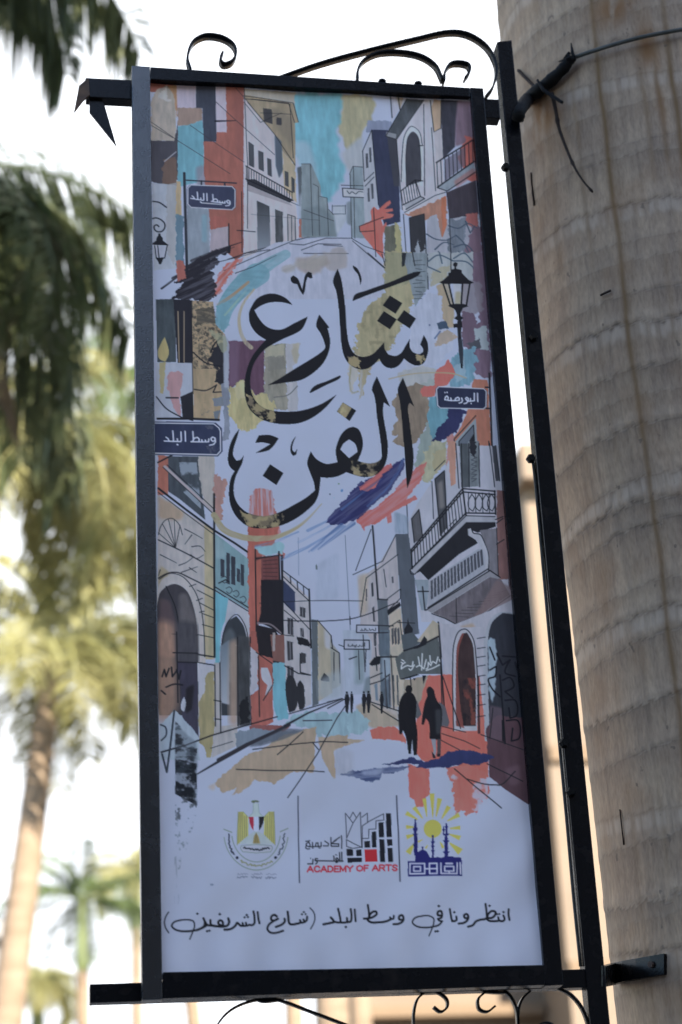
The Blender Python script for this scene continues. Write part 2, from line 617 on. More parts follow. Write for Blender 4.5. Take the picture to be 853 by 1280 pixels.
c1 = mixc(math_('MULTIPLY', sp.outputs[0], math_('MULTIPLY', brk.outputs[0], .8)), c1, (.085, .06, .045))
# rusty runs of water: long stains at a few places round the trunk
so = n.new('ShaderNodeSeparateXYZ')
l.new(tc.outputs['Object'], so.inputs[0])
ang = math_('ARCTAN2', so.outputs[1], so.outputs[0])
wn_ = nnoise(2.2, (.2, .2, 1.6), 3)
wv = math_('MULTIPLY', math_('SUBTRACT', wn_.outputs['Fac'], .5), .07)
angw = math_('ADD', ang, wv)
patch = ramp(nnoise(4.5, (.6, .6, .8), 4).outputs['Fac'], [(.42, (0,) * 3), (.6, (1,) * 3)])
def skin(px, py):
    d = ray(px, py)
    e = np.array([-axis0.x, -YT])
    a, bb, c = d[0] ** 2 + d[1] ** 2, 2 * (d[0] * e[0] + d[1] * e[1]), e @ e - RT ** 2
    p = EYE + d * ((-bb - math.sqrt(max(bb * bb - 4 * a * c, 0))) / (2 * a))
    return math.atan2(p[1] - YT, p[0] - axis0.x), p[2]


az1 = sum(skin(*q)[0] for q in ((755, 164), (789, 478), (814, 631), (830, 760))) / 4
az2 = sum(skin(*q)[0] for q in ((846, 110), (851, 180))) / 2
for a0, wd, stn, keep in ((az1, .018, .95, .75), (az1 + .012, .05, .35, .4), (az2, .022, 1.0, .6), (az2 - .1, .016, .6, .15), (az2 - .2, .02, .5, .1), (az1 - .2, .02, .35, .1), (az1 - .45, .03, .3, .1), (-.6, .04, .5, .2), (.4, .05, .5, .2)):
    dd = math_('DIVIDE', math_('SUBTRACT', angw, a0), wd)
    g = math_('POWER', 2.718, math_('MULTIPLY', math_('MULTIPLY', dd, dd), -1.0))
    c1 = mixc(math_('MULTIPLY', math_('MULTIPLY', g, stn), math_('ADD', math_('MULTIPLY', patch.outputs[0], 1 - keep), keep)), c1, (.2, .115, .05))
# scattered rust blotches near the scars
blot = ramp(nnoise(9, (1, 1, .8), 6).outputs['Fac'], [(.53, (0,) * 3), (.66, (1,) * 3)])
c1 = mixc(math_('MULTIPLY', blot.outputs[0], .28), c1, (.3, .165, .08))
dots = ramp(nnoise(42, (1, 1, .7), 2).outputs['Fac'], [(.70, (0,) * 3), (.74, (1,) * 3)])
c1 = mixc(math_('MULTIPLY', dots.outputs[0], .5), c1, (.08, .06, .05))
# rust where iron touches the bark: under the sleeve and round the top
gr = ramp(nnoise(24, (1, 1, .35), 5).outputs['Fac'], [(.3, (0,) * 3), (.52, (1,) * 3)])


for px, py, wa, wz, stn in ((680, 140, .15, .07, 1.0), (676, 165, .06, .06, .5), (765, 8, .16, .05, .95), (808, 55, .07, .07, 1.0), (825, 110, .03, .12, .7), (668, 350, .05, .06, .5), (735, 1195, .06, .05, .4)):
    a0, z0 = skin(px, py)
    da = math_('DIVIDE', math_('SUBTRACT', ang, a0), wa)
    dz_ = math_('DIVIDE', math_('SUBTRACT', so.outputs[2], z0), wz)
    g = math_('POWER', 2.718, math_('MULTIPLY', math_('ADD', math_('MULTIPLY', da, da), math_('MULTIPLY', dz_, dz_)), -1.0))
    c1 = mixc(math_('MULTIPLY', math_('MULTIPLY', g, stn), gr.outputs[0]), c1, (.25, .12, .045))
l.new(c1, b.inputs['Base Color'])
hgt = math_('ADD', math_('MULTIPLY', fib.outputs['Fac'], .5), math_('MULTIPLY', fine.outputs['Fac'], .35))
hgt = math_('ADD', hgt, math_('MULTIPLY', mid_n.outputs['Fac'], .8))
hgt = math_('SUBTRACT', hgt, math_('MULTIPLY', math_('MULTIPLY', sp.outputs[0], brk.outputs[0]), .8))
bp = nd('ShaderNodeBump')
bp.inputs['Strength'].default_value = .55
bp.inputs['Distance'].default_value = .006
l.new(hgt, bp.inputs['Height'])
l.new(bp.outputs[0], b.inputs['Normal'])
me.materials.append(m)
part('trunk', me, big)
bm = bmesh.new()
add_tube(bm, [(0, 0, 0), (0, 0, .3), (0, 0, .62)], [RT * 1.2, RT * 1.1, RT * 1.05], 40)
me = bpy.data.meshes.new('foot')
bm.to_mesh(me); bm.free()
me.materials.append(bark_pale)
part('foot', me, big)
bm = bmesh.new()
add_tube(bm, [(0, 0, 7.19), (0, 0, 9), (0, 0, 12.2)], [RT * .93, RT * .85, RT * .7], 32)
me = bpy.data.meshes.new('upper_trunk')
bm.to_mesh(me); bm.free()
me.materials.append(bark_pale)
part('upper_trunk', me, big)
part('crown', CROWN['drooping'], big, (0, 0, 13), 1.0)
# ------------------------------------------------------------------ iron bracket with its frame
def iron_mat(name, base, rust=.12):
    m, n, l, b = mat(name, .38, base, .16)
    tc = n.new('ShaderNodeTexCoord')
    a = n.new('ShaderNodeTexNoise'); a.inputs['Scale'].default_value = 34; a.inputs['Detail'].default_value = 6
    c = n.new('ShaderNodeTexNoise'); c.inputs['Scale'].default_value = 260; c.inputs['Detail'].default_value = 3
    l.new(tc.outputs['Object'], a.inputs['Vector']); l.new(tc.outputs['Object'], c.inputs['Vector'])
    r = n.new('ShaderNodeValToRGB')
    r.color_ramp.elements[0].position = .58; r.color_ramp.elements[0].color = (*base, 1)
    r.color_ramp.elements[1].position = .74; r.color_ramp.elements[1].color = (base[0] + rust * .5, base[1] + rust * .32, base[2] + rust * .22, 1)
    l.new(a.outputs['Fac'], r.inputs['Fac']); l.new(r.outputs[0], b.inputs['Base Color'])
    q = n.new('ShaderNodeValToRGB')
    q.color_ramp.elements[0].color = (.16,) * 3 + (1,); q.color_ramp.elements[1].color = (.36,) * 3 + (1,)
    l.new(a.outputs['Fac'], q.inputs['Fac']); l.new(q.outputs[0], b.inputs['Roughness'])
    bp = n.new('ShaderNodeBump'); bp.inputs['Strength'].default_value = .18; bp.inputs['Distance'].default_value = .002
    l.new(c.outputs['Fac'], bp.inputs['Height']); l.new(bp.outputs[0], b.inputs['Normal'])
    return m


iron = iron_mat('black_iron_paint', (.005, .005, .006), .02)
iron_worn = iron_mat('worn_iron_paint', (.006, .006, .006), .04)
iron_glossy = iron_mat('glossy_iron_paint', (.008, .009, .011), .02)  # left bar's black paint, bluer and shinier to bring out the sky's reflection
iron_glossy.node_tree.nodes['Principled BSDF'].inputs['Specular IOR Level'].default_value = 1.0
rusty = noise_mat('rusty_iron', (.06, .04, .03), (.16, .09, .05), 40, .8)


def add_plate(bm, px, y0, y1, bev=.0015):
    """Solid bar: its front outline is given by where its corners are sighted at the depth y0."""
    f = [bm.verts.new(at(a, b, y0)) for a, b in px]
    k = [bm.verts.new((v.co.x, y1, v.co.z)) for v in f]
    n = len(f)
    fs = [bm.faces.new(f), bm.faces.new(list(reversed(k)))]
    for i in range(n):
        fs.append(bm.faces.new((f[i], k[i], k[(i + 1) % n], f[(i + 1) % n])))
    bmesh.ops.recalc_face_normals(bm, faces=fs)
    if bev:
        es = list({e for q in fs for e in q.edges})
        bmesh.ops.bevel(bm, geom=es, offset=bev, segments=2, affect='EDGES', profile=.6)


pole0 = at(640, 640, 4.05)
br = empty('banner_bracket', (pole0.x, 4.05, 2.2), 'black wrought iron bracket with frame, pole and scrolls fixed to the palm trunk', 'banner bracket')


def bar(name, px, y0, y1, m=iron, bev=.0018):
    bm = bmesh.new()
    add_plate(bm, px, y0, y1, bev)
    return link(name, bm, m, br)


bar('frame_bar', [(165, 82), (187.8, 83), (203.4, 1249), (178, 1250)], 3.984, 4.018, iron_glossy)
bar('frame_bar', [(588, 109), (604.5, 110), (705, 1231), (682.5, 1232)], 3.984, 4.018)
bar('frame_bar', [(188.3, 83.5), (587.8, 109.5), (587.8, 121), (188.3, 99)], 3.984, 4.018)
bar('frame_bar', [(203.8, 1215), (682.2, 1206), (682.2, 1231), (203.8, 1248)], 3.984, 4.018)
bar('arm', [(107, 97), (624, 124), (626, 148), (108, 121)], 4.035, 4.068)
bar('arm', [(112.5, 1230), (736, 1211), (738, 1234), (112.5, 1253.5)], 4.035, 4.068)
bar('pole', [(621.5, 52), (640, 50), (785, 1500), (759, 1500)], 4.032, 4.072)

# spear leaves at the free end of the upper arm
bm = bmesh.new()
add_plate(bm, [(99, 107), (111, 96.5), (112.5, 118), (104, 126), (92.5, 141)], 4.028, 4.034, .001)
link('spear_leaf', bm, rusty, br)
bm = bmesh.new()
add_plate(bm, [(112, 122), (127, 123), (131, 131), (146, 182.5), (112, 140)], 4.044, 4.05, .001)
link('spear_leaf', bm, iron, br)


def scroll(pts, y0=4.025, y1=4.055, th=.005, n=10, taper=None, yy=4.04):
    P = [(lambda q: (q.x, q.z))(at(a, b, yy)) for a, b in pts]
    bm = bmesh.new()
    add_ribbon(bm, smooth_path(P, n), y0, y1, th, taper)
    return link('scroll', bm, iron_worn, br, True)


scroll([(238, 92), (234, 76), (240, 58), (254, 49), (270, 49), (284, 54), (293, 63), (294, 74), (288, 82), (279, 84), (275, 78), (278, 70)], 4.02, 4.046)
scroll([(346, 101), (400, 82), (460, 65.5), (520, 51), (556, 43), (580, 44), (600, 54), (613, 68), (620, 88), (616, 110), (606, 124)], 4.025, 4.05)
scroll([(446, 106), (447, 90), (456, 78), (474, 70), (500, 69), (525, 74), (543, 86), (552, 104)], 4.02, 4.044)
scroll([(554, 106), (555, 94), (562, 84), (573, 82), (584, 85), (586, 93), (580, 102)], 4.02, 4.046)
# under the lower arm
scroll([(262, 1310), (270, 1285), (284, 1266), (304, 1254), (330, 1248), (352, 1250), (390, 1264), (440, 1283), (500, 1306)], 4.04, 4.058, .004)
scroll([(352, 1249), (330, 1251), (318, 1246)], 4.04, 4.058, .004)
scroll([(531, 1240), (522, 1250), (518, 1270), (520, 1295), (530, 1320), (550, 1340)], 4.04, 4.058, .004)
scroll([(531, 1240), (548, 1240), (559, 1248), (560, 1258), (552, 1264), (543, 1258)], 4.04, 4.058, .004)
scroll([(608, 1239), (599, 1248), (600, 1260), (610, 1264), (620, 1257)], 4.04, 4.058, .004)
scroll([(608, 1239), (622, 1240), (636, 1240)], 4.04, 4.058, .004)
scroll([(631, 1237), (640, 1246), (647, 1262), (648, 1290), (640, 1320)], 4.04, 4.058, .004)
scroll([(664, 1238), (654, 1248), (649, 1264), (650, 1290), (660, 1322)], 4.04, 4.058, .004)
scroll([(697, 1234), (715, 1243), (729, 1260), (738, 1285), (744, 1310)], 4.04, 4.058, .004)
scroll([(668, 1300), (672, 1284), (682, 1278), (693, 1282), (697, 1295)], 4.04, 4.058, .004)

# bolts and stubs
for (a, b, yy) in ((478, 101.5, 4.0), (523, 104.5, 4.0)):
    p = at(a, b, yy)
    bm = bmesh.new()
    bmesh.ops.create_uvsphere(bm, u_segments=10, v_segments=6, radius=.009)
    bmesh.ops.scale(bm, vec=(1.1, 1, .7), verts=bm.verts)
    bmesh.ops.translate(bm, vec=p, verts=bm.verts)
    link('bolt', bm, iron, br, True)
for (a, b) in ((667, 421), (664, 573), (705, 929), (714, 990), (632, 209)):
    p = at(a, b, 4.028)
    bm = bmesh.new()
    add_tube(bm, [p + Vector((0, .006, 0)), p, p - Vector((0, .008, 0))], [.011, .011, .008], 6)
    link('bolt', bm, iron_worn, br)

def trunk_point(px, py, off=0.0):
    """Point on the skin of the big trunk seen in that direction."""
    d = ray(px, py)
    y = YT
    r = RT
    for _ in range(4):
        a = d[0] ** 2 + d[1] ** 2
        ex, ey = EYE[0] - axis0.x, EYE[1] - YT
        bb = 2 * (d[0] * ex + d[1] * ey)
        c = ex * ex + ey * ey - (r + off) ** 2
        disc = max(bb * bb - 4 * a * c, 0)
        t = (-bb - math.sqrt(disc)) / (2 * a)
        p = EYE + d * t
        r = trunk_r(p[2]) + .004
    return Vector(p)


# the flat iron that lies against the trunk
bm = bmesh.new()
L = []
edge = [(752, 1207, 1233), (764, 1204, 1231), (778, 1201, 1227), (795, 1198, 1224), (812, 1195, 1221), (830, 1192, 1218)]
for i, (px, ya, yb) in enumerate(edge):
    if i == 0:
        a, c = at(px, ya, 4.03), at(px, yb, 4.03)
    else:
        a, c = trunk_point(px, ya, .012), trunk_point(px, yb, .012)
    nn = Vector((a.x - axis0.x, a.y - YT, 0)).normalized() * -.012
    L.append([bm.verts.new(v) for v in (a, c, c + nn, a + nn)])
for a, c in zip(L, L[1:]):
    for k in range(4):
        bm.faces.new((a[k], a[(k + 1) % 4], c[(k + 1) % 4], c[k]))
bm.faces.new(L[0]); bm.faces.new(L[-1])
link('strap', bm, iron_worn, br)
bm = bmesh.new()
p = trunk_point(815, 1206, .012)
nrm = Vector((p.x - axis0.x, p.y - YT, 0)).normalized()
add_tube(bm, [p - nrm * .004, p + nrm * .006], .007, 6)
link('strap_bolt', bm, rusty, br)

# --- tie cable round the trunk with its black sleeve
rubber = noise_mat('black_rubber', (.008, .0075, .007), (.018, .016, .015), 30, .7, spec=.12)
wire_m = noise_mat('grey_cable', (.06, .06, .05), (.12, .115, .1), 20, .5, spec=.2)
pts = [trunk_point(a, c, .012) for a, c in ((712, 74), (735, 66), (765, 56.5), (800, 47), (830, 41), (860, 36), (900, 32))]
axv = Vector((axis0.x, YT, 0))
last = pts[-1]
a_ = math.atan2(last.y - YT, last.x - axis0.x)
for k in range(1, 9):
    aa = a_ + k * .38
    pts.append(Vector((axis0.x + (RT + .006) * math.cos(aa), YT + (RT + .006) * math.sin(aa), last.z - .012 * k)))
tc_ = empty('tie_cable', pts[0], 'grey cable slung round the palm trunk, its end in a thick black sleeve', 'cable')
bm = bmesh.new()
add_tube(bm, smooth_path(pts, 6), .0052, 8)
link('cable', bm, wire_m, tc_, True)
bm = bmesh.new()
sl = [at(647, 150, 4.02), at(651, 137, 4.01)] + [trunk_point(a, c, .014) for a, c in ((660, 124), (673, 113), (687, 102), (700, 90), (709, 80), (715, 71))]
sp_ = smooth_path(sl, 6)
nk = len(sp_)
rs = [.0175 - .008 * abs(i / nk - .35) + .0011 * math.sin(i * .8) + .0006 * math.sin(i * 2.3) for i in range(nk)]
add_tube(bm, sp_, rs, 10)
link('sleeve', bm, rubber, tc_, True)
bm = bmesh.new()
for (a, c, e, f) in ((714, 54, 717, 74), (699, 77, 719, 70), (703, 76, 712, 66)):
    add_tube(bm, [trunk_point(a, c, .02), trunk_point((a + e) / 2, (c + f) / 2, .026), trunk_point(e, f, .022)], [.0015, .004, .005], 6)
link('tape_end', bm, rubber, tc_)
bm = bmesh.new()
add_tube(bm, [trunk_point(672, 100, .03), trunk_point(679, 112, .036), trunk_point(690, 120, .03), trunk_point(703, 128, .03)], [.003, .0045, .005, .004], 6)
link('knot', bm, rubber, tc_)

stalk_m = noise_mat('dry_stalk', (.022, .015, .012), (.055, .036, .026), 60, .8, spec=.15)
bm = bmesh.new()
pp = [trunk_point(a, c, o) for a, c, o in ((690, 116, .02), (695, 138, .012), (699, 160, .01), (708, 185, .012), (718, 208, .014), (729, 226, .016), (741, 240, .02))]
add_tube(bm, smooth_path(pp, 5), [.0052 - .003 * i / 30 + (.0018 if i in (8, 19, 29) else 0) for i in range(31)], 7)
o = link('dry_stalk', bm, stalk_m, None, True)
tag(o, 'thin dark dry stalk hanging down over the trunk from the black sleeve', 'stalk')
bm = bmesh.new()
pp = [trunk_point(a, c, o) for a, c, o in ((648, 88, .004), (658, 98, .008), (668, 108, .012), (676, 116, .015))]
add_tube(bm, smooth_path(pp, 4), .0042, 6)
o = link('twig', bm, stalk_m, None, True)
tag(o, 'short dark twig stuck between the pole top and the trunk', 'twig')
bm = bmesh.new()
pp = [trunk_point(a, c, o) for a, c, o in ((664, 216, .003), (665, 232, .004), (667, 248, .004), (668, 257, .003))]
add_tube(bm, smooth_path(pp, 4), [.002] * 6 + [.0028] * 7, 6)
o = link('wood_splinter', bm, stalk_m, None, True)
tag(o, 'thin dark splinter upright on the trunk just right of the upper pole', 'splinter')
bm = bmesh.new()
pp = [trunk_point(a, c, o) for a, c, o in ((775, 1012, .002), (777, 1030, .003), (780, 1056, .002))]
add_tube(bm, smooth_path(pp, 4), .0016, 6)
o = link('wood_splinter', bm, stalk_m, None, True)
tag(o, 'thin dark splinter low on the trunk above the flat strap', 'splinter')
bm = bmesh.new()
pp = [trunk_point(a, c, o) for a, c, o in ((751, 369, .002), (757, 366, .005), (764, 363, .003))]
add_tube(bm, smooth_path(pp, 4), .0028, 6)
o = link('wood_splinter', bm, stalk_m, None, True)
tag(o, 'short dark splinter lying crosswise on the trunk, lower than the dry stalk', 'splinter')
# thin line hanging beside the pole
bm = bmesh.new()
pp = [at(a, c, 4.05) for a, c in ((664, 574), (668, 590), (680, 720), (690, 830), (699.5, 930), (709, 1030), (717, 1120), (726, 1208))]
add_tube(bm, smooth_path(pp, 5), .0035, 6)
o = link('hanging_wire', bm, wire_m, None, True)
tag(o, 'thin wire running down along the left side of the pole', 'wire')
# ------------------------------------------------------------------ the printed banner
# Painted on a sheet raster (row 0 = top of the sheet), then carried as point colours of the sheet mesh.
YBAN = 4.0
BX0, BX1, BZ0, BZ1 = .2935, 1.0805, 2.351, 4.441
CELL = .00155
SS = 2
NU, NV = int((BX1 - BX0) / CELL), int((BZ1 - BZ0) / CELL)
GW, GH = NU * SS, NV * SS
PXS = .00172 / CELL * SS                 # raster cells per trace unit
WHITE = np.array([150, 158, 190]) / 255.0
IMG = np.empty((GH, GW, 3), np.float32)
IMG[:] = WHITE
IDM = np.zeros((GH, GW), np.uint8)


def S(pts, o=(0, 0), s=1.0):
    """Trace points -> raster cells of the rectified sheet."""
    p = np.asarray(pts, float).reshape(-1, 2) / s + np.array(o, float)
    c = np.stack([(p[:, 0] - PW / 2) / F_PX, -(p[:, 1] - PH / 2) / F_PX, -np.ones(len(p))], 1) @ R.T
    X = c[:, 0] / c[:, 1] * YBAN
    Z = EYE[2] + c[:, 2] / c[:, 1] * YBAN
    return np.stack([(X - BX0) / CELL * SS, (BZ1 - Z) / CELL * SS], 1)


_lat = np.random.RandomState(5).rand(512, 512).astype(np.float32)


def vnoise(x, y, seed=0):
    x = x + seed * 37.7
    y = y + seed * 91.3
    xi, yi = np.floor(x).astype(int), np.floor(y).astype(int)
    fx, fy = x - xi, y - yi
    fx = fx * fx * (3 - 2 * fx)
    fy = fy * fy * (3 - 2 * fy)
    a = _lat[yi % 512, xi % 512]; b = _lat[yi % 512, (xi + 1) % 512]
    c = _lat[(yi + 1) % 512, xi % 512]; d = _lat[(yi + 1) % 512, (xi + 1) % 512]
    return (a * (1 - fx) + b * fx) * (1 - fy) + (c * (1 - fx) + d * fx) * fy


def fbm(x, y, seed=0, o=4):
    r, a, t = 0, 1., 0
    for i in range(o):
        r = r + a * vnoise(x * 2 ** i, y * 2 ** i, seed + i * 7)
        t += a
        a *= .55
    return r / t


def blur1(a, r):
    if r < 1: return a
    for ax in (0, 1):
        for _ in range(2):
            p = np.pad(a, [(r, r) if k == ax else (0, 0) for k in range(a.ndim)], mode='edge')
            cs = np.cumsum(p, ax, dtype=np.float64)
            z = np.zeros_like(np.take(cs, [0], ax))
            cs = np.concatenate([z, cs], ax)
            n = a.shape[ax]
            hi = np.take(cs, np.arange(2 * r + 1, 2 * r + 1 + n), ax)
            lo = np.take(cs, np.arange(0, n), ax)
            a = ((hi - lo) / (2 * r + 1)).astype(np.float32)
    return a


def hermite(P, closed=True, corner=50, n=6):
    """Rounded outline through P that keeps its sharp corners."""
    m = len(P)
    out = []
    T = np.zeros_like(P)
    for i in range(m):
        if not closed and i in (0, m - 1):
            j = 1 if i == 0 else m - 2
            T[i] = (P[j] - P[i]) * (1 if i == 0 else -1) * .5
            continue
        a, b = P[i] - P[i - 1], P[(i + 1) % m] - P[i]
        la, lb = np.linalg.norm(a) + 1e-9, np.linalg.norm(b) + 1e-9
        ca = np.degrees(np.arccos(np.clip(a @ b / la / lb, -1, 1)))
        T[i] = 0 if ca > corner else (a / la + b / lb) / 2
    for i in range(m if closed else m - 1):
        p, q = P[i], P[(i + 1) % m]
        L = np.linalg.norm(q - p)
        t0, t1 = (T[i] * L, T[(i + 1) % m] * L) if closed or True else (0, 0)
        if not closed and i == 0: t0 = q - p
        if not closed and i == m - 2: t1 = q - p
        for k in range(n):
            t = k / n
            out.append((2 * t ** 3 - 3 * t * t + 1) * p + (t ** 3 - 2 * t * t + t) * t0 + (-2 * t ** 3 + 3 * t * t) * q + (t ** 3 - t * t) * t1)
    if not closed: out.append(P[-1])
    return np.array(out)


def mask_poly(P, rough=0, seed=0, rs=.08):
    pad = int(rough * 2 + 4)
    x0, y0 = np.maximum(np.floor(P.min(0)).astype(int) - pad, 0)
    x1 = min(int(np.ceil(P[:, 0].max())) + pad, GW)
    y1 = min(int(np.ceil(P[:, 1].max())) + pad, GH)
    if x1 <= x0 or y1 <= y0: return None
    X = np.arange(x0, x1)[None, :] + .5
    Y = np.arange(y0, y1)[:, None] + .5
    if rough:
        nx = fbm(X * rs + 0 * Y, Y * rs + 0 * X, seed, 4) - .5
        ny = fbm(X * rs + 0 * Y, Y * rs + 0 * X, seed + 50, 4) - .5
        X = X + nx * rough * 3.2
        Y = Y + ny * rough * 3.2
    M = np.zeros((y1 - y0, x1 - x0), bool)
    for a, b in zip(P, np.roll(P, -1, 0)):
        if a[1] == b[1]: continue
        xi = a[0] + (Y - a[1]) * (b[0] - a[0]) / (b[1] - a[1])
        M ^= ((a[1] <= Y) != (b[1] <= Y)) & (X < xi)
    return M, x0, y0, x1, y1


def lay(A, box, col, col2=None, ang=0, pid=0, tex=.05, seed=0, strength=1.0):
    """Lay paint of alpha A into the sheet."""
    x0, y0, x1, y1 = box
    c = np.array(col, np.float32) / 255
    X = np.arange(x0, x1)[None, :] * 1.0
    Y = np.arange(y0, y1)[:, None] * 1.0
    if tex:
        ca, sa = math.cos(ang), math.sin(ang)
        t = fbm((X * ca + Y * sa) * .02, (-X * sa + Y * ca) * .11, seed, 4) - .5
        t = t + .6 * (fbm(X * .03 + 0 * Y, Y * .03 + 0 * X, seed + 9, 4) - .5)
        cc = c[None, None] * (1 + t[..., None] * tex * 2.6)
    else:
        cc = np.broadcast_to(c, (y1 - y0, x1 - x0, 3))
    if col2 is not None:
        g = np.linspace(0, 1, y1 - y0)[:, None, None]
        cc = cc * (1 - g) + (cc * 0 + np.array(col2, np.float32) / 255) * g
    A = (A * strength)[..., None]
    IMG[y0:y1, x0:x1] = IMG[y0:y1, x0:x1] * (1 - A) + cc * A
    if pid:
        IDM[y0:y1, x0:x1][A[..., 0] > .5] = pid


_sd = [0]


def poly(pts, col, o=None, a=1.0, smooth=False, rough=0.0, soft=0, streak=0, ang=90, tex=.05, pid=0, col2=None, corner=50):
    _sd[0] += 1
    sd = _sd[0]
    P = S(pts, *(o or ()))
    if smooth: P = hermite(P, corner=corner)
    r = mask_poly(P, rough * PXS, sd)
    if r is None: return
    M, x0, y0, x1, y1 = r
    A = M.astype(np.float32)
    if soft:
        # paint that thins out at its edge
        A = np.clip(blur1(A, int(soft * PXS)) * 1.5 - .25, 0, 1)
    an = math.radians(ang)
    if streak:
        X = np.arange(x0, x1)[None, :] * 1.0
        Y = np.arange(y0, y1)[:, None] * 1.0
        ca, sa = math.cos(an), math.sin(an)
        t = fbm((X * ca + Y * sa) * .012, (-X * sa + Y * ca) * .2, sd + 3, 4)
        A = A * np.clip(1 - streak * np.clip((t - .45) * 6, 0, 1), 0, 1)
    lay(A, (x0, y0, x1, y1), col, col2, an, pid, tex, sd, a)


def line(pts, w, col=(34, 35, 44), o=None, a=1.0, smooth=False, pid=0, w1=None, closed=False, tex=0.0, dry=0):
    """Pen or brush line, w trace units wide (w1 at its end)."""
    _sd[0] += 1
    P = S(pts, *(o or ()))
    if closed: P = np.vstack([P, P[:1]])
    if smooth and len(P) > 2: P = hermite(P, closed=False, corner=100)
    n = len(P)
    W = np.linspace(w, w if w1 is None else w1, n) * PXS / 2
    pad = W.max() + 3
    x0, y0 = np.maximum(np.floor(P.min(0) - pad).astype(int), 0)
    x1 = min(int(np.ceil(P[:, 0].max() + pad)), GW)
    y1 = min(int(np.ceil(P[:, 1].max() + pad)), GH)
    if x1 <= x0 or y1 <= y0: return
    D = np.full((y1 - y0, x1 - x0), 9.0, np.float32)
    for i in range(n - 1):
        p, q = P[i], P[i + 1]
        wm = max(W[i], W[i + 1]) + 2
        bx0 = max(int(min(p[0], q[0]) - wm), x0); bx1 = min(int(max(p[0], q[0]) + wm) + 1, x1)
        by0 = max(int(min(p[1], q[1]) - wm), y0); by1 = min(int(max(p[1], q[1]) + wm) + 1, y1)
        if bx1 <= bx0 or by1 <= by0: continue
        X = np.arange(bx0, bx1)[None, :] + .5
        Y = np.arange(by0, by1)[:, None] + .5
        d = q - p
        L2 = d @ d + 1e-9
        t = np.clip(((X - p[0]) * d[0] + (Y - p[1]) * d[1]) / L2, 0, 1)
        dist = np.hypot(X - p[0] - t * d[0], Y - p[1] - t * d[1]) - (W[i] * (1 - t) + W[i + 1] * t)
        sl = D[by0 - y0:by1 - y0, bx0 - x0:bx1 - x0]
        np.minimum(sl, dist, out=sl)
    A = np.clip(.5 - D, 0, 1)
    if dry:
        X = np.arange(x0, x1)[None, :] * 1.0
        Y = np.arange(y0, y1)[:, None] * 1.0
        d = P[-1] - P[0]
        an = math.atan2(d[1], d[0])
        t = fbm((X * math.cos(an) + Y * math.sin(an)) * .012, (-X * math.sin(an) + Y * math.cos(an)) * .25, _sd[0], 4)
        A = A * np.clip(1 - dry * np.clip((t - .42) * 6, 0, 1), 0, 1)
    lay(A, (x0, y0, x1, y1), col, None, 0, pid, tex, _sd[0], a)


def lines(L, w, col=(34, 35, 44), o=None, **k):
    for p in L: line(p, w, col, o, **k)


def blob(x, y, r, col, o=None, pid=0, ry=None):
    ry = ry or r
    poly([(x + r * math.cos(t), y + ry * math.sin(t)) for t in np.linspace(0, 2 * np.pi, 20, endpoint=False)], col, o, pid=pid, tex=0)


def speckle(pts, cols, o=None, dens=.5, scale=.2, seed=3, a=1.0, sx=1.0, sy=1.0, rough=0):
    """Grainy print of several colours inside an outline."""
    P = S(pts, *(o or ()))
    r = mask_poly(P, rough * PXS, seed)
    if r is None: return
    M, x0, y0, x1, y1 = r
    X = np.arange(x0, x1)[None, :] * 1.0
    Y = np.arange(y0, y1)[:, None] * 1.0
    for i, c in enumerate(cols):
        t = fbm(X * scale * sx + 0 * Y, Y * scale * sy + 0 * X, seed + 13 * i, 5)
        A = M * np.clip((t - (1 - dens)) * 8, 0, 1)
        lay(A.astype(np.float32), (x0, y0, x1, y1), c, None, 0, 0, 0, seed, a)


K = (34, 34, 42)
A_ = ((150, 80), 3.412); B_ = ((380, 80), 3.412); C_ = ((170, 320), 3.412); D_ = ((390, 320), 3.412)
E_ = ((180, 560), 3.412); F_ = ((410, 560), 3.412); G_ = ((180, 790), 3.412); H_ = ((410, 790), 3.159)
K1 = ((280, 330), 5.687); K2 = ((400, 330), 5.687); K3 = ((280, 490), 5.687); K4 = ((400, 460), 5.687)
L1 = ((195, 1120), 3.709); L2 = ((390, 1115), 3.159)
M1 = ((265, 990), 7.755); M2 = ((370, 1000), 6.093); M3 = ((490, 980), 7.755)
S1 = ((185, 500), 7.755); S2 = ((525, 460), 8.53); S3 = ((185, 210), 7.108); S4 = ((525, 310), 7.755)
S5 = ((420, 770), 6.093); S6 = ((400, 850), 3.046); S7 = ((190, 830), 6.093)
WT = (160, 160, 182)


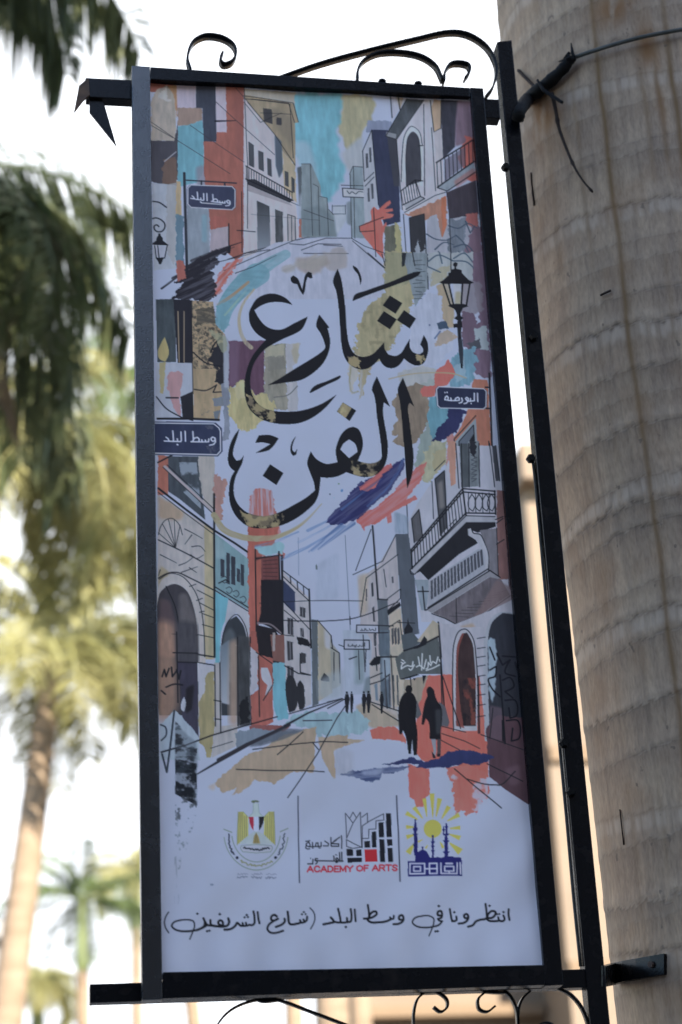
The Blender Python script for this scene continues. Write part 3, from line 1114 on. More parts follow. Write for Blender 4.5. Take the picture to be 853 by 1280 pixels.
def art_top():
    # ---- sky and road of the upper street
    poly([(-110, 120), (0, 120), (160, 130), (166, 250), (145, 280), (150, 380), (175, 430), (160, 520), (120, 565), (100, 600), (60, 520), (0, 440), (-100, 330)], (96, 152, 176), B_, rough=5, soft=3, tex=.07)
    poly([(-60, 330), (20, 330), (50, 420), (60, 510), (0, 440), (-60, 420)], (150, 165, 190), B_, a=.6, soft=5)
    poly([(165, 130), (300, 140), (296, 240), (255, 272), (232, 330), (212, 375), (180, 362), (165, 300), (140, 285), (160, 250)], (148, 142, 118), B_, rough=4, soft=2, tex=.07)
    poly([(160, 380), (250, 300), (260, 440), (200, 470), (175, 430)], (145, 150, 165), B_, soft=4)
    poly([(270, 243), (375, 243), (382, 292), (270, 292)], (116, 124, 156), B_, rough=2)
    # ---- left edge collage
    poly([(125, 70), (245, 78), (245, 200), (180, 120), (125, 120)], (142, 82, 74), A_, rough=1)
    poly([(133, 160), (158, 108), (200, 90), (238, 125), (242, 332), (133, 326)], (148, 138, 134), A_, rough=1.5, tex=.09)
    poly([(160, 120), (205, 95), (215, 160), (170, 150)], (165, 165, 175), A_, rough=4, a=.7)
    poly([(205, 95), (245, 82), (244, 240), (232, 130)], (150, 112, 84), A_, rough=1)
    poly([(130, 326), (232, 330), (248, 250), (249, 492), (185, 512), (130, 500)], (68, 66, 78), A_, rough=1)
    poly([(185, 405), (240, 395), (249, 520), (178, 510)], (100, 80, 74), A_, rough=2)
    line([(190, 415), (240, 375)], 1.2, (150, 150, 165), A_)
    poly([(243, 83), (325, 88), (325, 187), (245, 187)], (158, 148, 172), A_)
    poly([(245, 186), (350, 186), (353, 240), (290, 262), (246, 266)], (136, 114, 108), A_, rough=1.5)
    poly([(247, 266), (290, 262), (353, 238), (360, 450), (330, 505), (248, 522)], (92, 142, 164), A_, rough=1, tex=.07)
    poly([(325, 440), (362, 430), (382, 620), (330, 520)], (120, 118, 138), A_, soft=3, a=.8)
    poly([(325, 86), (409, 92), (413, 331), (358, 331), (352, 186), (325, 186)], (58, 62, 80), A_, tex=.07)
    poly([(408, 92), (453, 95), (456, 292), (412, 290)], (162, 152, 174), A_)
    poly([(452, 95), (528, 100), (528, 812), (495, 835), (455, 800), (385, 700), (378, 620), (358, 450), (358, 331), (413, 331), (413, 290), (456, 290)], (144, 84, 76), A_, rough=.6, tex=.06)
    poly([(480, 95), (528, 100), (528, 420), (500, 400)], (132, 78, 74), A_, a=.7, soft=4)
    line([(408, 242), (495, 240)], 3, K, A_, w1=.8)
    poly([(138, 505), (200, 512), (241, 520), (250, 870), (145, 880)], (146, 152, 172), A_, rough=1)
    poly([(200, 512), (245, 505), (246, 680), (235, 860), (200, 800)], (140, 140, 150), A_, a=.8, rough=2)
    poly([(240, 500), (259, 500), (263, 640), (240, 690)], (158, 138, 110), A_, rough=1)
    poly([(240, 640), (270, 650), (276, 870), (240, 870)], (86, 112, 136), A_, rough=1.5)
    poly([(240, 842), (268, 840), (274, 890), (244, 892)], (160, 92, 78), A_, rough=1)
    poly([(285, 600), (380, 620), (385, 700), (380, 820), (290, 870)], (120, 130, 150), A_, rough=1.5, tex=.07)
    poly([(350, 640), (372, 640), (372, 760), (350, 760)], (108, 136, 158), A_, soft=2)
    poly([(385, 705), (465, 690), (466, 790), (385, 815)], (148, 136, 152), A_, rough=1)
    poly([(385, 655), (455, 640), (462, 690), (385, 705)], (150, 84, 78), A_, rough=2)
    # ---- upper left building
    poly([(530, 132), (745, 168), (762, 250), (747, 252), (750, 442), (695, 372), (660, 302), (540, 165)], (136, 122, 104), A_, tex=.09)
    poly([(530, 110), (748, 120), (745, 168), (530, 132)], (150, 145, 142), A_, rough=1)
    poly([(640, 180), (740, 230), (740, 380), (660, 260)], (112, 102, 92), A_, soft=5, a=.7)
    poly([(611, 190), (648, 195), (651, 258), (614, 246)], (62, 60, 66), A_)
    poly([(668, 229), (690, 232), (690, 263), (668, 260)], (58, 56, 62), A_)
    poly([(530, 140), (545, 165), (660, 300), (665, 430), (690, 485), (695, 372), (740, 420), (752, 590), (765, 738), (530, 850)], (164, 158, 172), A_, tex=.04)
    poly([(660, 300), (690, 332), (697, 450), (680, 487), (665, 430)], (74, 84, 102), A_, soft=1)
    poly([(695, 372), (748, 432), (756, 592), (700, 528)], (156, 142, 122), A_, rough=1)
    for q in ([(550, 330), (571, 345), (572, 440), (552, 430)], [(592, 368), (612, 376), (614, 456), (594, 446)], [(630, 400), (645, 406), (648, 479), (632, 470)], [(705, 455), (718, 461), (720, 522), (706, 515)], [(733, 480), (745, 490), (745, 546), (735, 540)]):
        poly(q, (66, 68, 78), A_)
        line(q, .5, K, A_, closed=True)
    poly([(540, 492), (575, 490), (738, 578), (725, 590), (580, 528), (545, 512)], (48, 48, 58), A_)
    poly([(545, 513), (580, 528), (720, 590), (740, 605), (545, 540)], (130, 124, 136), A_, a=.8)
    for k in range(19):
        t = k / 18
        line([(540 + 195 * t, 436 + 108 * t), (540 + 195 * t, 490 + 88 * t)], .8, K, A_)
    line([(538, 434), (737, 546)], 1.6, K, A_)
    line([(538, 490), (738, 580)], 2.0, K, A_)
    poly([(585, 582), (639, 606), (643, 790), (588, 803)], (56, 58, 66), A_, col2=(120, 128, 148))
    poly([(662, 618), (695, 630), (697, 756), (665, 772)], (66, 68, 76), A_, tex=.2)
    poly([(716, 640), (748, 650), (750, 750), (718, 760)], (150, 146, 156), A_)
    line([(718, 760), (716, 640), (748, 650), (750, 750)], 1, K, A_)
    line([(733, 645), (734, 755)], .8, K, A_)
    lines([[(528, 138), (740, 165), (762, 248)], [(545, 165), (660, 300), (700, 360), (748, 430)], [(528, 150), (725, 170), (740, 400)], [(560, 152), (720, 166), (745, 250)]], .9, K, A_)
    lines([[(545, 512), (760, 600), (860, 640)], [(530, 165), (600, 250), (690, 210)], [(600, 210), (730, 215)]], .7, K, A_)
    line([(530, 100), (545, 420), (545, 700)], 1.0, K, A_, a=.8)
    lines([[(460, 832), (560, 798), (800, 738), (853, 735)], [(530, 806), (790, 740)]], 1, K, A_)
    line([(500, 708), (578, 714)], 1.2, K, A_)
    line([(520, 545), (522, 800)], 1, K, A_)
    poly([(765, 660), (793, 655), (793, 736), (765, 742)], (158, 88, 74), A_, rough=.8)
    poly([(757, 440), (815, 425), (826, 450), (803, 630), (766, 600)], (78, 84, 94), A_, soft=1, tex=.1)
    poly([(766, 560), (806, 520), (800, 650), (766, 660)], (140, 148, 168), A_, soft=4)
    poly([(818, 428), (857, 520), (857, 735), (800, 737), (796, 640)], (112, 124, 134), A_, tex=.08)
    # ---- far street, middle
    poly([(-10, 425), (28, 425), (42, 510), (62, 520), (70, 565), (100, 570), (106, 620), (137, 650), (142, 735), (-10, 737)], (116, 128, 140), B_, rough=.6, tex=.08)
    poly([(-10, 620), (60, 600), (140, 660), (142, 735), (-10, 737)], (92, 104, 116), B_, soft=4, a=.6)
    lines([[(-10, 425), (28, 425), (38, 730)], [(40, 510), (62, 522), (68, 730)], [(68, 562), (100, 570), (106, 730)], [(0, 620), (130, 668)], [(106, 618), (137, 650)]], .8, K, B_, a=.8)
    poly([(120, 600), (178, 600), (185, 660), (140, 730), (128, 640)], (150, 158, 178), B_, soft=2)
    lines([[(122, 600), (122, 638), (178, 638), (178, 600)], [(122, 604), (178, 604)]], .7, K, B_)
    poly([(195, 470), (210, 435), (252, 435), (256, 560), (268, 742), (205, 740)], (118, 132, 148), B_, rough=.6, tex=.08)
    poly([(182, 590), (205, 580), (207, 690), (185, 680)], (110, 120, 136), B_, soft=2)
    lines([[(195, 470), (210, 435), (252, 438)], [(198, 470), (205, 742)], [(212, 436), (218, 742)]], .8, K, B_)
    poly([(165, 528), (266, 535), (263, 568), (168, 565)], (158, 162, 180), B_)
    line([(165, 528), (268, 536), (264, 569), (168, 565)], 1.2, K, B_, closed=True)
    line([(160, 516), (272, 519)], 1, K, B_)
    line([(185, 540), (195, 552), (205, 544), (222, 553), (235, 543), (252, 545)], 1.2, (60, 62, 72), B_, smooth=True)
    poly([(250, 372), (290, 280), (302, 300), (315, 610), (262, 745), (256, 560)], (148, 152, 172), B_, rough=.4)
    poly([(288, 280), (357, 282), (402, 330), (412, 672), (345, 690), (318, 600)], (50, 54, 82), B_, tex=.07)
    poly([(355, 310), (396, 322), (408, 520), (385, 520)], (62, 62, 72), B_, a=.8)
    lines([[(250, 372), (290, 280), (318, 600)], [(252, 372), (258, 500), (300, 460)], [(262, 520), (300, 480)]], 1, K, B_)
    for q in ([(264, 380), (274, 378), (276, 440), (266, 442)], [(279, 355), (288, 353), (290, 415), (281, 418)], [(272, 530), (280, 528), (282, 585), (274, 588)], [(287, 510), (296, 508), (299, 572), (290, 576)]):
        poly(q, (70, 72, 84), B_)
    # ---- upper right building
    poly([(375, 310), (510, 150), (545, 152), (586, 290), (602, 560), (520, 645), (440, 645), (420, 620), (408, 500), (396, 322)], (162, 160, 178), B_, tex=.04)
    poly([(372, 140), (440, 143), (372, 250)], (152, 154, 178), B_)
    poly([(395, 140), (425, 142), (410, 200)], (150, 138, 128), B_)
    lines([[(370, 140), (376, 230)], [(404, 142), (410, 195)]], 1.4, K, B_)
    poly([(440, 146), (512, 152), (396, 322), (348, 305)], (68, 72, 82), B_, tex=.14)
    poly([(352, 290), (395, 300), (392, 322), (350, 308)], (140, 142, 155), B_, a=.7)
    lines([[(512, 152), (396, 322), (350, 308), (440, 146)], [(395, 322), (420, 620)], [(512, 170), (516, 560)], [(545, 270), (562, 540)]], 1, K, B_)
    poly([(418, 500), (422, 380), (432, 300), (458, 268), (488, 285), (505, 340), (508, 520)], (170, 168, 182), B_, smooth=True)
    line([(416, 500), (420, 380), (432, 300), (460, 266), (490, 285), (505, 345)], .9, K, B_, smooth=True)
    poly([(438, 520), (437, 360), (447, 308), (466, 290), (484, 306), (495, 360), (500, 500)], (60, 60, 72), B_, smooth=True, tex=.1)
    line([(438, 520), (437, 360), (447, 308), (466, 290), (484, 306), (495, 360), (500, 500)], .8, K, B_, smooth=True)
    lines([[(490, 350), (508, 348)]], 1.5, K, B_)
    poly([(425, 600), (495, 560), (515, 572), (440, 618)], (140, 142, 158), B_)
    for k in range(7):
        t = k / 6
        line([(415 + 60 * t, 540 - 46 * t), (424 + 62 * t, 598 - 36 * t)], .9, K, B_)
    lines([[(413, 541), (476, 493), (508, 498)], [(422, 600), (497, 564), (512, 570)], [(436, 619), (516, 573)], [(476, 493), (498, 564)]], 1.5, K, B_)
    poly([(555, 150), (586, 155), (586, 272), (556, 292), (545, 180)], (160, 136, 118), B_, rough=.4)
    line([(556, 292), (540, 155)], 1.2, K, B_); line([(586, 155), (586, 272), (556, 290)], 1.2, K, B_)
    poly([(555, 290), (590, 272), (595, 400), (565, 430)], (158, 154, 168), B_)
    poly([(585, 152), (660, 158), (650, 250), (645, 352), (594, 405)], (54, 54, 68), B_, tex=.12)
    poly([(655, 158), (722, 162), (725, 322), (646, 352), (648, 240)], (112, 92, 112), B_, soft=2, tex=.08)
    poly([(690, 300), (722, 310), (738, 500), (690, 495), (660, 400)], (166, 84, 78), B_, rough=3, soft=1)
    poly([(600, 410), (690, 350), (690, 430), (600, 500)], (90, 84, 104), B_, a=.7)
    poly([(572, 526), (725, 416), (732, 456), (612, 542)], (122, 132, 150), B_, tex=.09)
    poly([(640, 500), (725, 440), (732, 470), (650, 530)], (150, 90, 90), B_, a=.6, soft=2)
    for k in range(10):
        t = k / 9
        line([(567 + 153 * t, 420 - 97 * t), (572 + 151 * t, 522 - 105 * t)], 1.1, K, B_)
    lines([[(565, 421), (722, 322)], [(570, 526), (727, 415)]], 2, K, B_)
    line([(572, 528), (612, 542), (730, 462)], 1.4, K, B_)
    lines([[(430, 632), (560, 560), (610, 545)], [(425, 640), (440, 850)]], 1, K, B_)
    poly([(430, 640), (560, 585), (606, 562), (611, 720), (590, 748), (565, 640), (520, 665)], (152, 106, 92), B_, rough=2, tex=.08)
    poly([(585, 570), (606, 562), (611, 700), (592, 735)], (166, 96, 72), B_, rough=1)
    poly([(450, 655), (514, 638), (526, 872), (462, 862)], (50, 50, 58), B_)
    poly([(470, 800), (490, 745), (505, 810), (522, 770), (526, 875), (465, 875)], (130, 138, 156), B_, rough=3)
    line([(462, 860), (450, 655), (514, 638), (526, 875)], 1.2, K, B_)
    poly([(608, 548), (735, 495), (748, 652), (620, 660)], (60, 54, 66), B_, tex=.1)
    poly([(526, 660), (565, 640), (590, 748), (618, 660), (748, 640), (760, 900), (526, 900)], (138, 140, 160), B_, rough=1)
    poly([(618, 662), (700, 655), (690, 790), (640, 870), (620, 800)], (96, 104, 122), B_, rough=4, tex=.12)
    poly([(690, 640), (742, 632), (748, 700), (700, 690)], (150, 84, 84), B_, rough=2)
    poly([(720, 690), (756, 690), (764, 900), (700, 900), (690, 800)], (108, 86, 106), B_, rough=3)
    for p in ([(525, 725), (560, 745), (610, 750), (650, 730)], [(560, 790), (600, 760), (640, 770)], [(526, 840), (570, 820), (610, 840)], [(575, 800), (580, 850)], [(620, 690), (660, 700), (700, 680), (740, 700)], [(640, 780), (690, 770), (720, 800), (700, 840)], [(650, 730), (680, 760), (720, 840)], [(630, 820), (660, 800), (690, 850)], [(690, 670), (710, 720), (730, 690)], [(530, 865), (570, 880), (610, 870)]):
        line(p, 2.2, (62, 74, 96), B_, smooth=True, w1=1.2)
    line([(622, 655), (630, 880)], 1, K, B_)
    # ---- red splash with fingers and its sign
    poly([(237, 690), (290, 665), (288, 620), (300, 608), (318, 622), (352, 590), (368, 580), (372, 592), (345, 618), (378, 615), (380, 626), (350, 634), (384, 640), (378, 652), (330, 662), (338, 690), (352, 672), (356, 700), (348, 722), (338, 715), (340, 832), (285, 770), (246, 716)], (184, 90, 84), B_, smooth=True, rough=.5, tex=.06)
    lines([[(238, 690), (340, 652)], [(240, 714), (300, 710)], [(237, 690), (240, 715)], [(298, 615), (308, 820)]], 1, K, B_)
    poly([(344, 692), (402, 682), (418, 780), (424, 900), (345, 880)], (92, 92, 84), B_, rough=1.5, tex=.12)
    poly([(392, 672), (412, 690), (418, 790), (430, 900), (375, 900), (390, 780)], (148, 142, 104), B_, rough=2)
    poly([(418, 780), (432, 860), (420, 880)], (56, 58, 62), B_)
    # ---- road lines
    poly([(-120, 760), (60, 740), (205, 745), (345, 850), (340, 1000), (-300, 1000), (-350, 880)], (152, 156, 184), B_)
    lines([[(-60, 765), (0, 770), (95, 741), (205, 741)], [(-10, 792), (60, 765), (160, 767)], [(0, 806), (190, 806)], [(85, 770), (165, 775)], [(205, 742), (260, 775), (345, 805)], [(208, 752), (275, 810), (348, 872)], [(-340, 880), (-160, 800), (-40, 750)]], 1.1, K, B_, a=.85)
    poly([(-30, 830), (95, 815), (110, 850), (70, 885), (20, 900), (-30, 870)], (140, 128, 128), B_, rough=4, soft=3, a=.8)
    # power lines
    lines([[(133, 248), (250, 330), (470, 468)], [(300, 262), (420, 345), (530, 417)], [(410, 160), (480, 225), (660, 385)], [(495, 105), (560, 180)], [(133, 262), (225, 315)]], .8, (56, 50, 58), A_)
    line([(560, 640), (853, 665)], .5, K, A_, a=.6)
    # ---- sign on its post
    line([(275, 465), (287, 900)], 3.6, (44, 46, 58), A_)
    line([(285, 495), (497, 508)], 2, (44, 46, 58), A_)
    lines([[(348, 498), (348, 518)], [(448, 505), (448, 522)]], 2.2, (44, 46, 58), A_)
    rrect([(287, 513), (495, 521), (495, 623), (287, 611)], A_, (54, 58, 86), 4, 1.3)
    street_text(lambda u, v: (378 + (735 - 378) * u, 205 + 46 * u + (88 - 0 * u) * v), S3, 11.5 / 7.1)
    line([(478, 308), (655, 321)], 1.4, (170, 172, 190), S3)
    line([(465, 680), (466, 800)], 1.6, K, A_); poly([(458, 775), (474, 775), (472, 806), (460, 806)], K, A_)
    # ---- half lantern at the left edge
    line([(45, 296), (100, 305), (165, 348)], 2, K, S3, smooth=True)
    line([(40, 450), (70, 443), (110, 455), (148, 490), (150, 530), (125, 562), (85, 565), (60, 545), (58, 515), (80, 505), (98, 520)], 1.9, K, S3, smooth=True)
    poly([(40, 668), (75, 645), (78, 620), (92, 600), (95, 580), (112, 580), (115, 600), (132, 620), (135, 645), (190, 688), (40, 680)], K, S3)
    poly([(60, 690), (165, 690), (150, 800), (72, 800)], (150, 154, 178), S3)
    lines([[(62, 690), (75, 800)], [(88, 690), (100, 800)], [(172, 690), (150, 800)]], 1.3, K, S3)
    poly([(68, 795), (155, 795), (135, 812), (128, 830), (118, 855), (100, 855), (92, 830)], K, S3)


def rrect(q, o, fill, rad, bw, border=(164, 168, 190), edge=K):
    """Sign plate: dark rim, pale border line, cut corners."""
    q = np.array(q, float)
    out = []
    for i in range(4):
        p, a, b = q[i], q[i - 1], q[(i + 1) % 4]
        u, v = (a - p) / np.linalg.norm(a - p), (b - p) / np.linalg.norm(b - p)
        r = rad * o[1]
        out += [p + u * r, p + v * r]
    poly(out, fill, o, tex=.05)
    c = q.mean(0)
    line([c + (p - c) * .965 for p in np.array(out)], bw, border, o, closed=True)
    return out


def street_text(f, o, w, col=(186, 190, 206), pid=0):
    """The street name 'wasat al-balad', u from left to right, v from ascender top to baseline tail."""
    def T(pts, ww=w, **k):
        line([f((x - 155) / 505, (y - 300) / 137) for x, y in pts], ww, col, o, pid=pid, **k)
    T([(618, 388), (612, 370), (630, 356), (652, 366), (652, 390), (630, 398), (618, 388)])
    T([(654, 372), (656, 405), (638, 428), (600, 436)])
    T([(592, 376), (590, 402), (562, 404), (558, 386)]); T([(560, 402), (528, 404), (524, 384)])
    T([(526, 403), (420, 402)]); T([(432, 398), (455, 366), (482, 360), (500, 378), (494, 400)])
    T([(437, 304), (442, 398)])
    T([(362, 302), (366, 398)]); T([(322, 308), (326, 390), (318, 400)]); T([(320, 402), (252, 400)]); T([(288, 400), (286, 374)])
    T([(286, 430), (290, 433)], w * 1.25)
    T([(242, 298), (250, 385), (244, 400)]); T([(248, 401), (160, 396)]); T([(178, 360), (198, 374), (206, 396)])
def art_mid_left():
    # teal and red sweep round the title
    line([(640, -10), (540, 50), (470, 100)], 13, (98, 140, 160), C_, smooth=True, w1=26, tex=.07, dry=.35)
    line([(520, 75), (440, 140), (385, 215), (365, 290)], 32, (94, 136, 158), C_, smooth=True, w1=17, tex=.07, dry=.15)
    poly([(345, 215), (400, 190), (390, 300), (375, 325), (345, 280)], (94, 136, 158), C_, rough=3)
    line([(480, 110), (400, 175), (350, 205)], 4, (150, 118, 92), C_, smooth=True, dry=.8)
    line([(470, 150), (380, 250)], 3, (120, 150, 150), C_, dry=.7)
    poly([(345, 85), (400, 25), (460, 0), (430, 45), (385, 110), (365, 150), (330, 170)], (172, 88, 80), C_, rough=3, streak=.5, ang=-50)
    poly([(610, 60), (690, 20), (780, -10), (830, 0), (800, 40), (760, 65), (690, 50), (640, 75)], (140, 134, 134), C_, rough=5, soft=2, a=.8, streak=.4, ang=-30)
    poly([(800, -20), (900, -40), (900, 40), (850, 60), (800, 40)], (140, 130, 130), C_, rough=5, soft=2, a=.6)
    line([(425, 72), (500, 45), (600, -5)], 1.2, K, C_, w1=.5)
    line([(330, 30), (450, 0), (520, -20)], 1.0, K, C_, w1=.5)
    # sooty brush strokes
    poly([(165, 110), (250, 40), (345, 5), (352, 30), (325, 70), (348, 150), (318, 190), (170, 188), (150, 180), (205, 110)], (40, 37, 47), C_, rough=4, streak=.25, ang=-30)
    for p, w in (([(110, 138), (190, 80), (300, 30)], 3), ([(160, 95), (240, 50), (350, 10)], 5), ([(200, 60), (300, 20), (420, -40)], 3), ([(95, 240), (160, 180), (240, 150)], 4), ([(240, 20), (330, -20), (450, -60)], 5)):
        line(p, w, (38, 36, 46), C_, w1=1, dry=.5)
    poly([(265, 887), (330, 830), (390, 800), (455, 775), (465, 800), (400, 830), (360, 880), (330, 920)], (40, 38, 48), A_, rough=3, streak=.4, ang=-30)
    line([(280, 870), (360, 820), (460, 785)], 4, (42, 40, 50), A_, dry=.5, w1=2)
    line([(470, 830), (540, 805), (640, 790)], 1, K, A_)
    poly([(175, 20), (205, 20), (212, 90), (180, 110)], (150, 84, 78), C_, rough=1.5)
    # panels under the strokes
    poly([(85, 185), (166, 183), (172, 452), (92, 452)], (62, 70, 80), C_, tex=.14)
    poly([(160, 185), (242, 188), (246, 704), (200, 690), (178, 450)], (40, 39, 49), C_, tex=.05)
    line([(180, 236), (185, 452)], 1.5, (134, 118, 100), C_); line([(206, 236), (206, 452)], 1.5, (126, 112, 98), C_)
    poly([(123, 345), (142, 415), (126, 450), (102, 440), (94, 410)], (156, 142, 96), C_, smooth=True, corner=70)
    poly([(85, 455), (240, 455), (243, 592), (186, 602), (182, 690), (85, 690)], (146, 152, 176), C_, tex=.04)
    poly([(140, 500), (185, 488), (202, 510), (192, 590), (186, 690), (160, 650), (135, 560)], (160, 116, 124), C_, rough=2, a=.9)
    poly([(100, 455), (128, 452), (118, 588), (104, 584)], (154, 144, 108), C_, rough=1)
    poly([(190, 600), (245, 575), (246, 700), (205, 690)], (38, 38, 48), C_, smooth=True)
    line([(130, 604), (180, 604)], 2, K, C_)
    line([(88, 600), (130, 650), (200, 690)], 1.7, K, C_, smooth=True)
    poly([(240, 190), (330, 194), (340, 290), (382, 335), (372, 590), (356, 697), (247, 697)], (146, 126, 102), C_, tex=.09)
    speckle([(240, 190), (330, 194), (340, 290), (382, 335), (375, 480), (247, 480)], [(96, 88, 78), (62, 58, 58)], C_, .46, .12, 31, .85)
    poly([(255, 222), (335, 212), (342, 292), (258, 288)], (78, 73, 68), C_, rough=4, streak=.5, ang=10)
    poly([(330, 390), (378, 365), (378, 540), (332, 540), (352, 480), (310, 440)], (42, 41, 50), C_, rough=3)
    line([(365, 345), (335, 375), (320, 410)], 2, K, C_, smooth=True); line([(245, 410), (300, 455), (372, 470)], 1.6, K, C_, smooth=True)
    poly([(328, 604), (386, 600), (388, 640), (334, 638)], (104, 110, 126), C_, rough=1, smooth=True)
    poly([(330, 662), (360, 655), (350, 695), (335, 695)], (96, 104, 120), C_, rough=1)
    line([(250, 568), (300, 572), (345, 548), (330, 580), (372, 578)], 1.6, K, C_, smooth=True)
    speckle([(280, 610), (330, 620), (325, 680), (280, 680)], [(110, 96, 92)], C_, .4, .1, 8, .8)
    poly([(362, 545), (402, 540), (398, 782), (366, 790), (380, 700)], (112, 118, 140), C_, rough=1.5, tex=.1)
    poly([(372, 330), (402, 365), (402, 560), (376, 560)], (136, 142, 164), C_, soft=1)
    poly([(310, 310), (385, 345), (392, 380), (372, 420), (340, 350)], (134, 138, 118), C_, rough=3, a=.7)
    # behind the title
    poly([(398, 362), (550, 358), (549, 582), (512, 592), (462, 530), (398, 565)], (88, 62, 84), C_, rough=1, tex=.08)
    poly([(400, 362), (440, 360), (440, 540), (400, 560)], (106, 84, 112), C_, soft=3, a=.6)
    poly([(548, 378), (640, 370), (648, 652), (562, 645), (548, 590)], (126, 122, 116), C_, rough=2, tex=.12)
    poly([(556, 430), (630, 420), (640, 480), (556, 490)], (108, 106, 104), C_, rough=3, a=.7)
    poly([(548, 390), (630, 372), (636, 420), (555, 430)], (148, 144, 128), C_, rough=2, a=.8)
    poly([(640, 372), (702, 368), (690, 450), (668, 470), (690, 540), (692, 655), (650, 662)], (150, 150, 164), C_, rough=1.2)
    poly([(668, 372), (700, 370), (690, 455), (672, 440)], (150, 144, 134), C_, rough=2, soft=1)
    line([(590, 600), (650, 590), (690, 552)], 1.2, (90, 88, 92), C_, smooth=True)
    poly([(396, 570), (455, 526), (500, 580), (560, 588), (600, 640), (562, 684), (535, 700), (520, 725), (480, 745), (440, 736), (425, 700), (398, 690)], (156, 146, 108), C_, rough=3, tex=.09)
    poly([(420, 560), (456, 530), (490, 580), (440, 620)], (166, 158, 128), C_, rough=3, a=.7)
    line([(505, 140), (462, 195), (441, 255), (447, 320), (468, 365), (492, 388)], 2.5, (150, 140, 122), C_, smooth=True, w1=6, dry=.3)


def art_mid_right():
    poly([(188, 400), (195, 300), (245, 210), (312, 150), (312, -15), (420, -15), (442, 120), (432, 200), (398, 268), (362, 340), (314, 430), (262, 462), (192, 442)], (140, 132, 106), D_, rough=5, tex=.1)
    poly([(312, -15), (420, -15), (440, 100), (380, 130), (312, 130)], (128, 126, 104), D_, rough=2, a=.8)
    speckle([(188, 400), (195, 300), (245, 210), (312, 150), (362, 340), (314, 430), (262, 462)], [(122, 112, 90)], D_, .42, .05, 77, .7)
    poly([(335, 120), (390, 100), (400, 260), (350, 330)], (152, 146, 116), D_, soft=4, a=.6)
    poly([(150, 420), (205, 415), (200, 500), (165, 590), (160, 480)], (156, 150, 140), D_, rough=3, a=.7)
    poly([(205, 430), (270, 440), (225, 560), (205, 620), (200, 500)], (144, 134, 112), D_, rough=4, streak=.6, ang=95)
    line([(168, 470), (163, 545), (175, 580), (198, 575)], 2.4, (138, 132, 112), D_, smooth=True, dry=.4)
    # upper right wall remains
    poly([(383, -15), (492, -15), (497, 130), (440, 215), (430, 150), (400, 40)], (112, 122, 136), D_, rough=1, tex=.1)
    for k in range(11):
        y = 20 + k * 16
        line([(432 + (k % 3) * 6, y), (470 + (k % 2) * 14, y - 4 + (k % 3) * 4)], 1, (62, 70, 84), D_)
    poly([(384, -15), (404, -15), (396, 40), (385, 45)], (40, 42, 50), D_)
    line([(430, -15), (440, 40)], 1.3, K, D_)
    line([(494, -15), (497, 140)], 1.4, (44, 48, 58), D_)
    line([(240, -15), (312, 48)], 1.4, K, D_); line([(300, -10), (314, 40)], 1, K, D_)
    poly([(497, -15), (690, -15), (690, 110), (560, 110), (500, 120)], (140, 146, 158), D_, rough=2)
    poly([(520, 60), (600, 40), (560, 110), (500, 130)], (146, 140, 120), D_, rough=3, a=.8)
    for p in ([(497, 22), (540, -5), (600, 18)], [(545, -15), (556, 30)], [(497, 45), (548, 68)], [(605, 10), (650, -12), (690, 30)], [(600, 20), (660, 25), (700, 60)]):
        line(p, 2, (66, 82, 104), D_, smooth=True)
    poly([(690, -15), (740, -15), (768, 530), (700, 505), (660, 420), (690, 300), (718, 280), (690, 130)], (104, 84, 106), D_, rough=2, tex=.08)
    poly([(640, 100), (722, 105), (728, 240), (690, 246), (640, 300)], (118, 112, 128), D_, rough=3, soft=1, a=.85)
    poly([(640, 230), (700, 250), (695, 420), (640, 380)], (96, 78, 98), D_, rough=3)
    poly([(690, 310), (745, 300), (755, 400), (720, 400), (700, 350)], (138, 150, 164), D_, rough=3)
    poly([(660, 370), (720, 350), (725, 390), (680, 410)], (70, 72, 84), D_, rough=3)
    poly([(535, 120), (575, 105), (606, 220), (606, 310), (560, 310), (540, 200)], (150, 134, 116), D_, rough=3, soft=1)
    poly([(440, 215), (500, 150), (555, 170), (560, 280), (610, 350), (600, 400), (520, 470), (400, 480), (420, 330)], (152, 158, 186), D_, rough=2)
    poly([(535, 285), (570, 275), (585, 308), (540, 312)], (56, 72, 98), D_, rough=1)
    poly([(535, 345), (580, 310), (620, 350), (570, 375), (525, 385)], (150, 130, 112), D_, rough=3, a=.8)
    line([(525, 350), (548, 320)], 2, (80, 96, 140), D_); blob(503, 293, 4, (90, 96, 130), D_)
    poly([(600, 432), (660, 390), (705, 385), (695, 520), (645, 560), (590, 560), (585, 470)], (94, 132, 158), D_, rough=4, tex=.1)
    poly([(610, 470), (650, 430), (660, 520), (620, 550)], (130, 150, 172), D_, rough=3, a=.7)
    poly([(360, 490), (500, 470), (545, 500), (540, 560), (440, 560), (380, 560)], (148, 150, 160), D_, rough=4, soft=1)
    poly([(440, 560), (540, 520), (545, 570), (480, 600)], (134, 142, 146), D_, rough=4, a=.8)
    poly([(346, 622), (385, 560), (440, 540), (500, 560), (502, 690), (470, 765), (440, 800), (400, 812), (345, 790), (372, 760), (342, 760), (365, 690)], (120, 106, 96), D_, rough=2, tex=.12)
    poly([(466, 762), (502, 690), (535, 800), (490, 880), (470, 910), (440, 900)], (124, 138, 142), D_, rough=3)
    poly([(525, 495), (587, 440), (612, 500), (578, 548), (535, 560), (520, 600), (468, 598), (466, 560), (526, 550)], (182, 90, 86), D_, rough=1.5, tex=.05)
    poly([(498, 598), (545, 595), (565, 650), (608, 636), (600, 690), (570, 700), (525, 795), (500, 740)], (86, 132, 156), D_, rough=2.5, tex=.08)
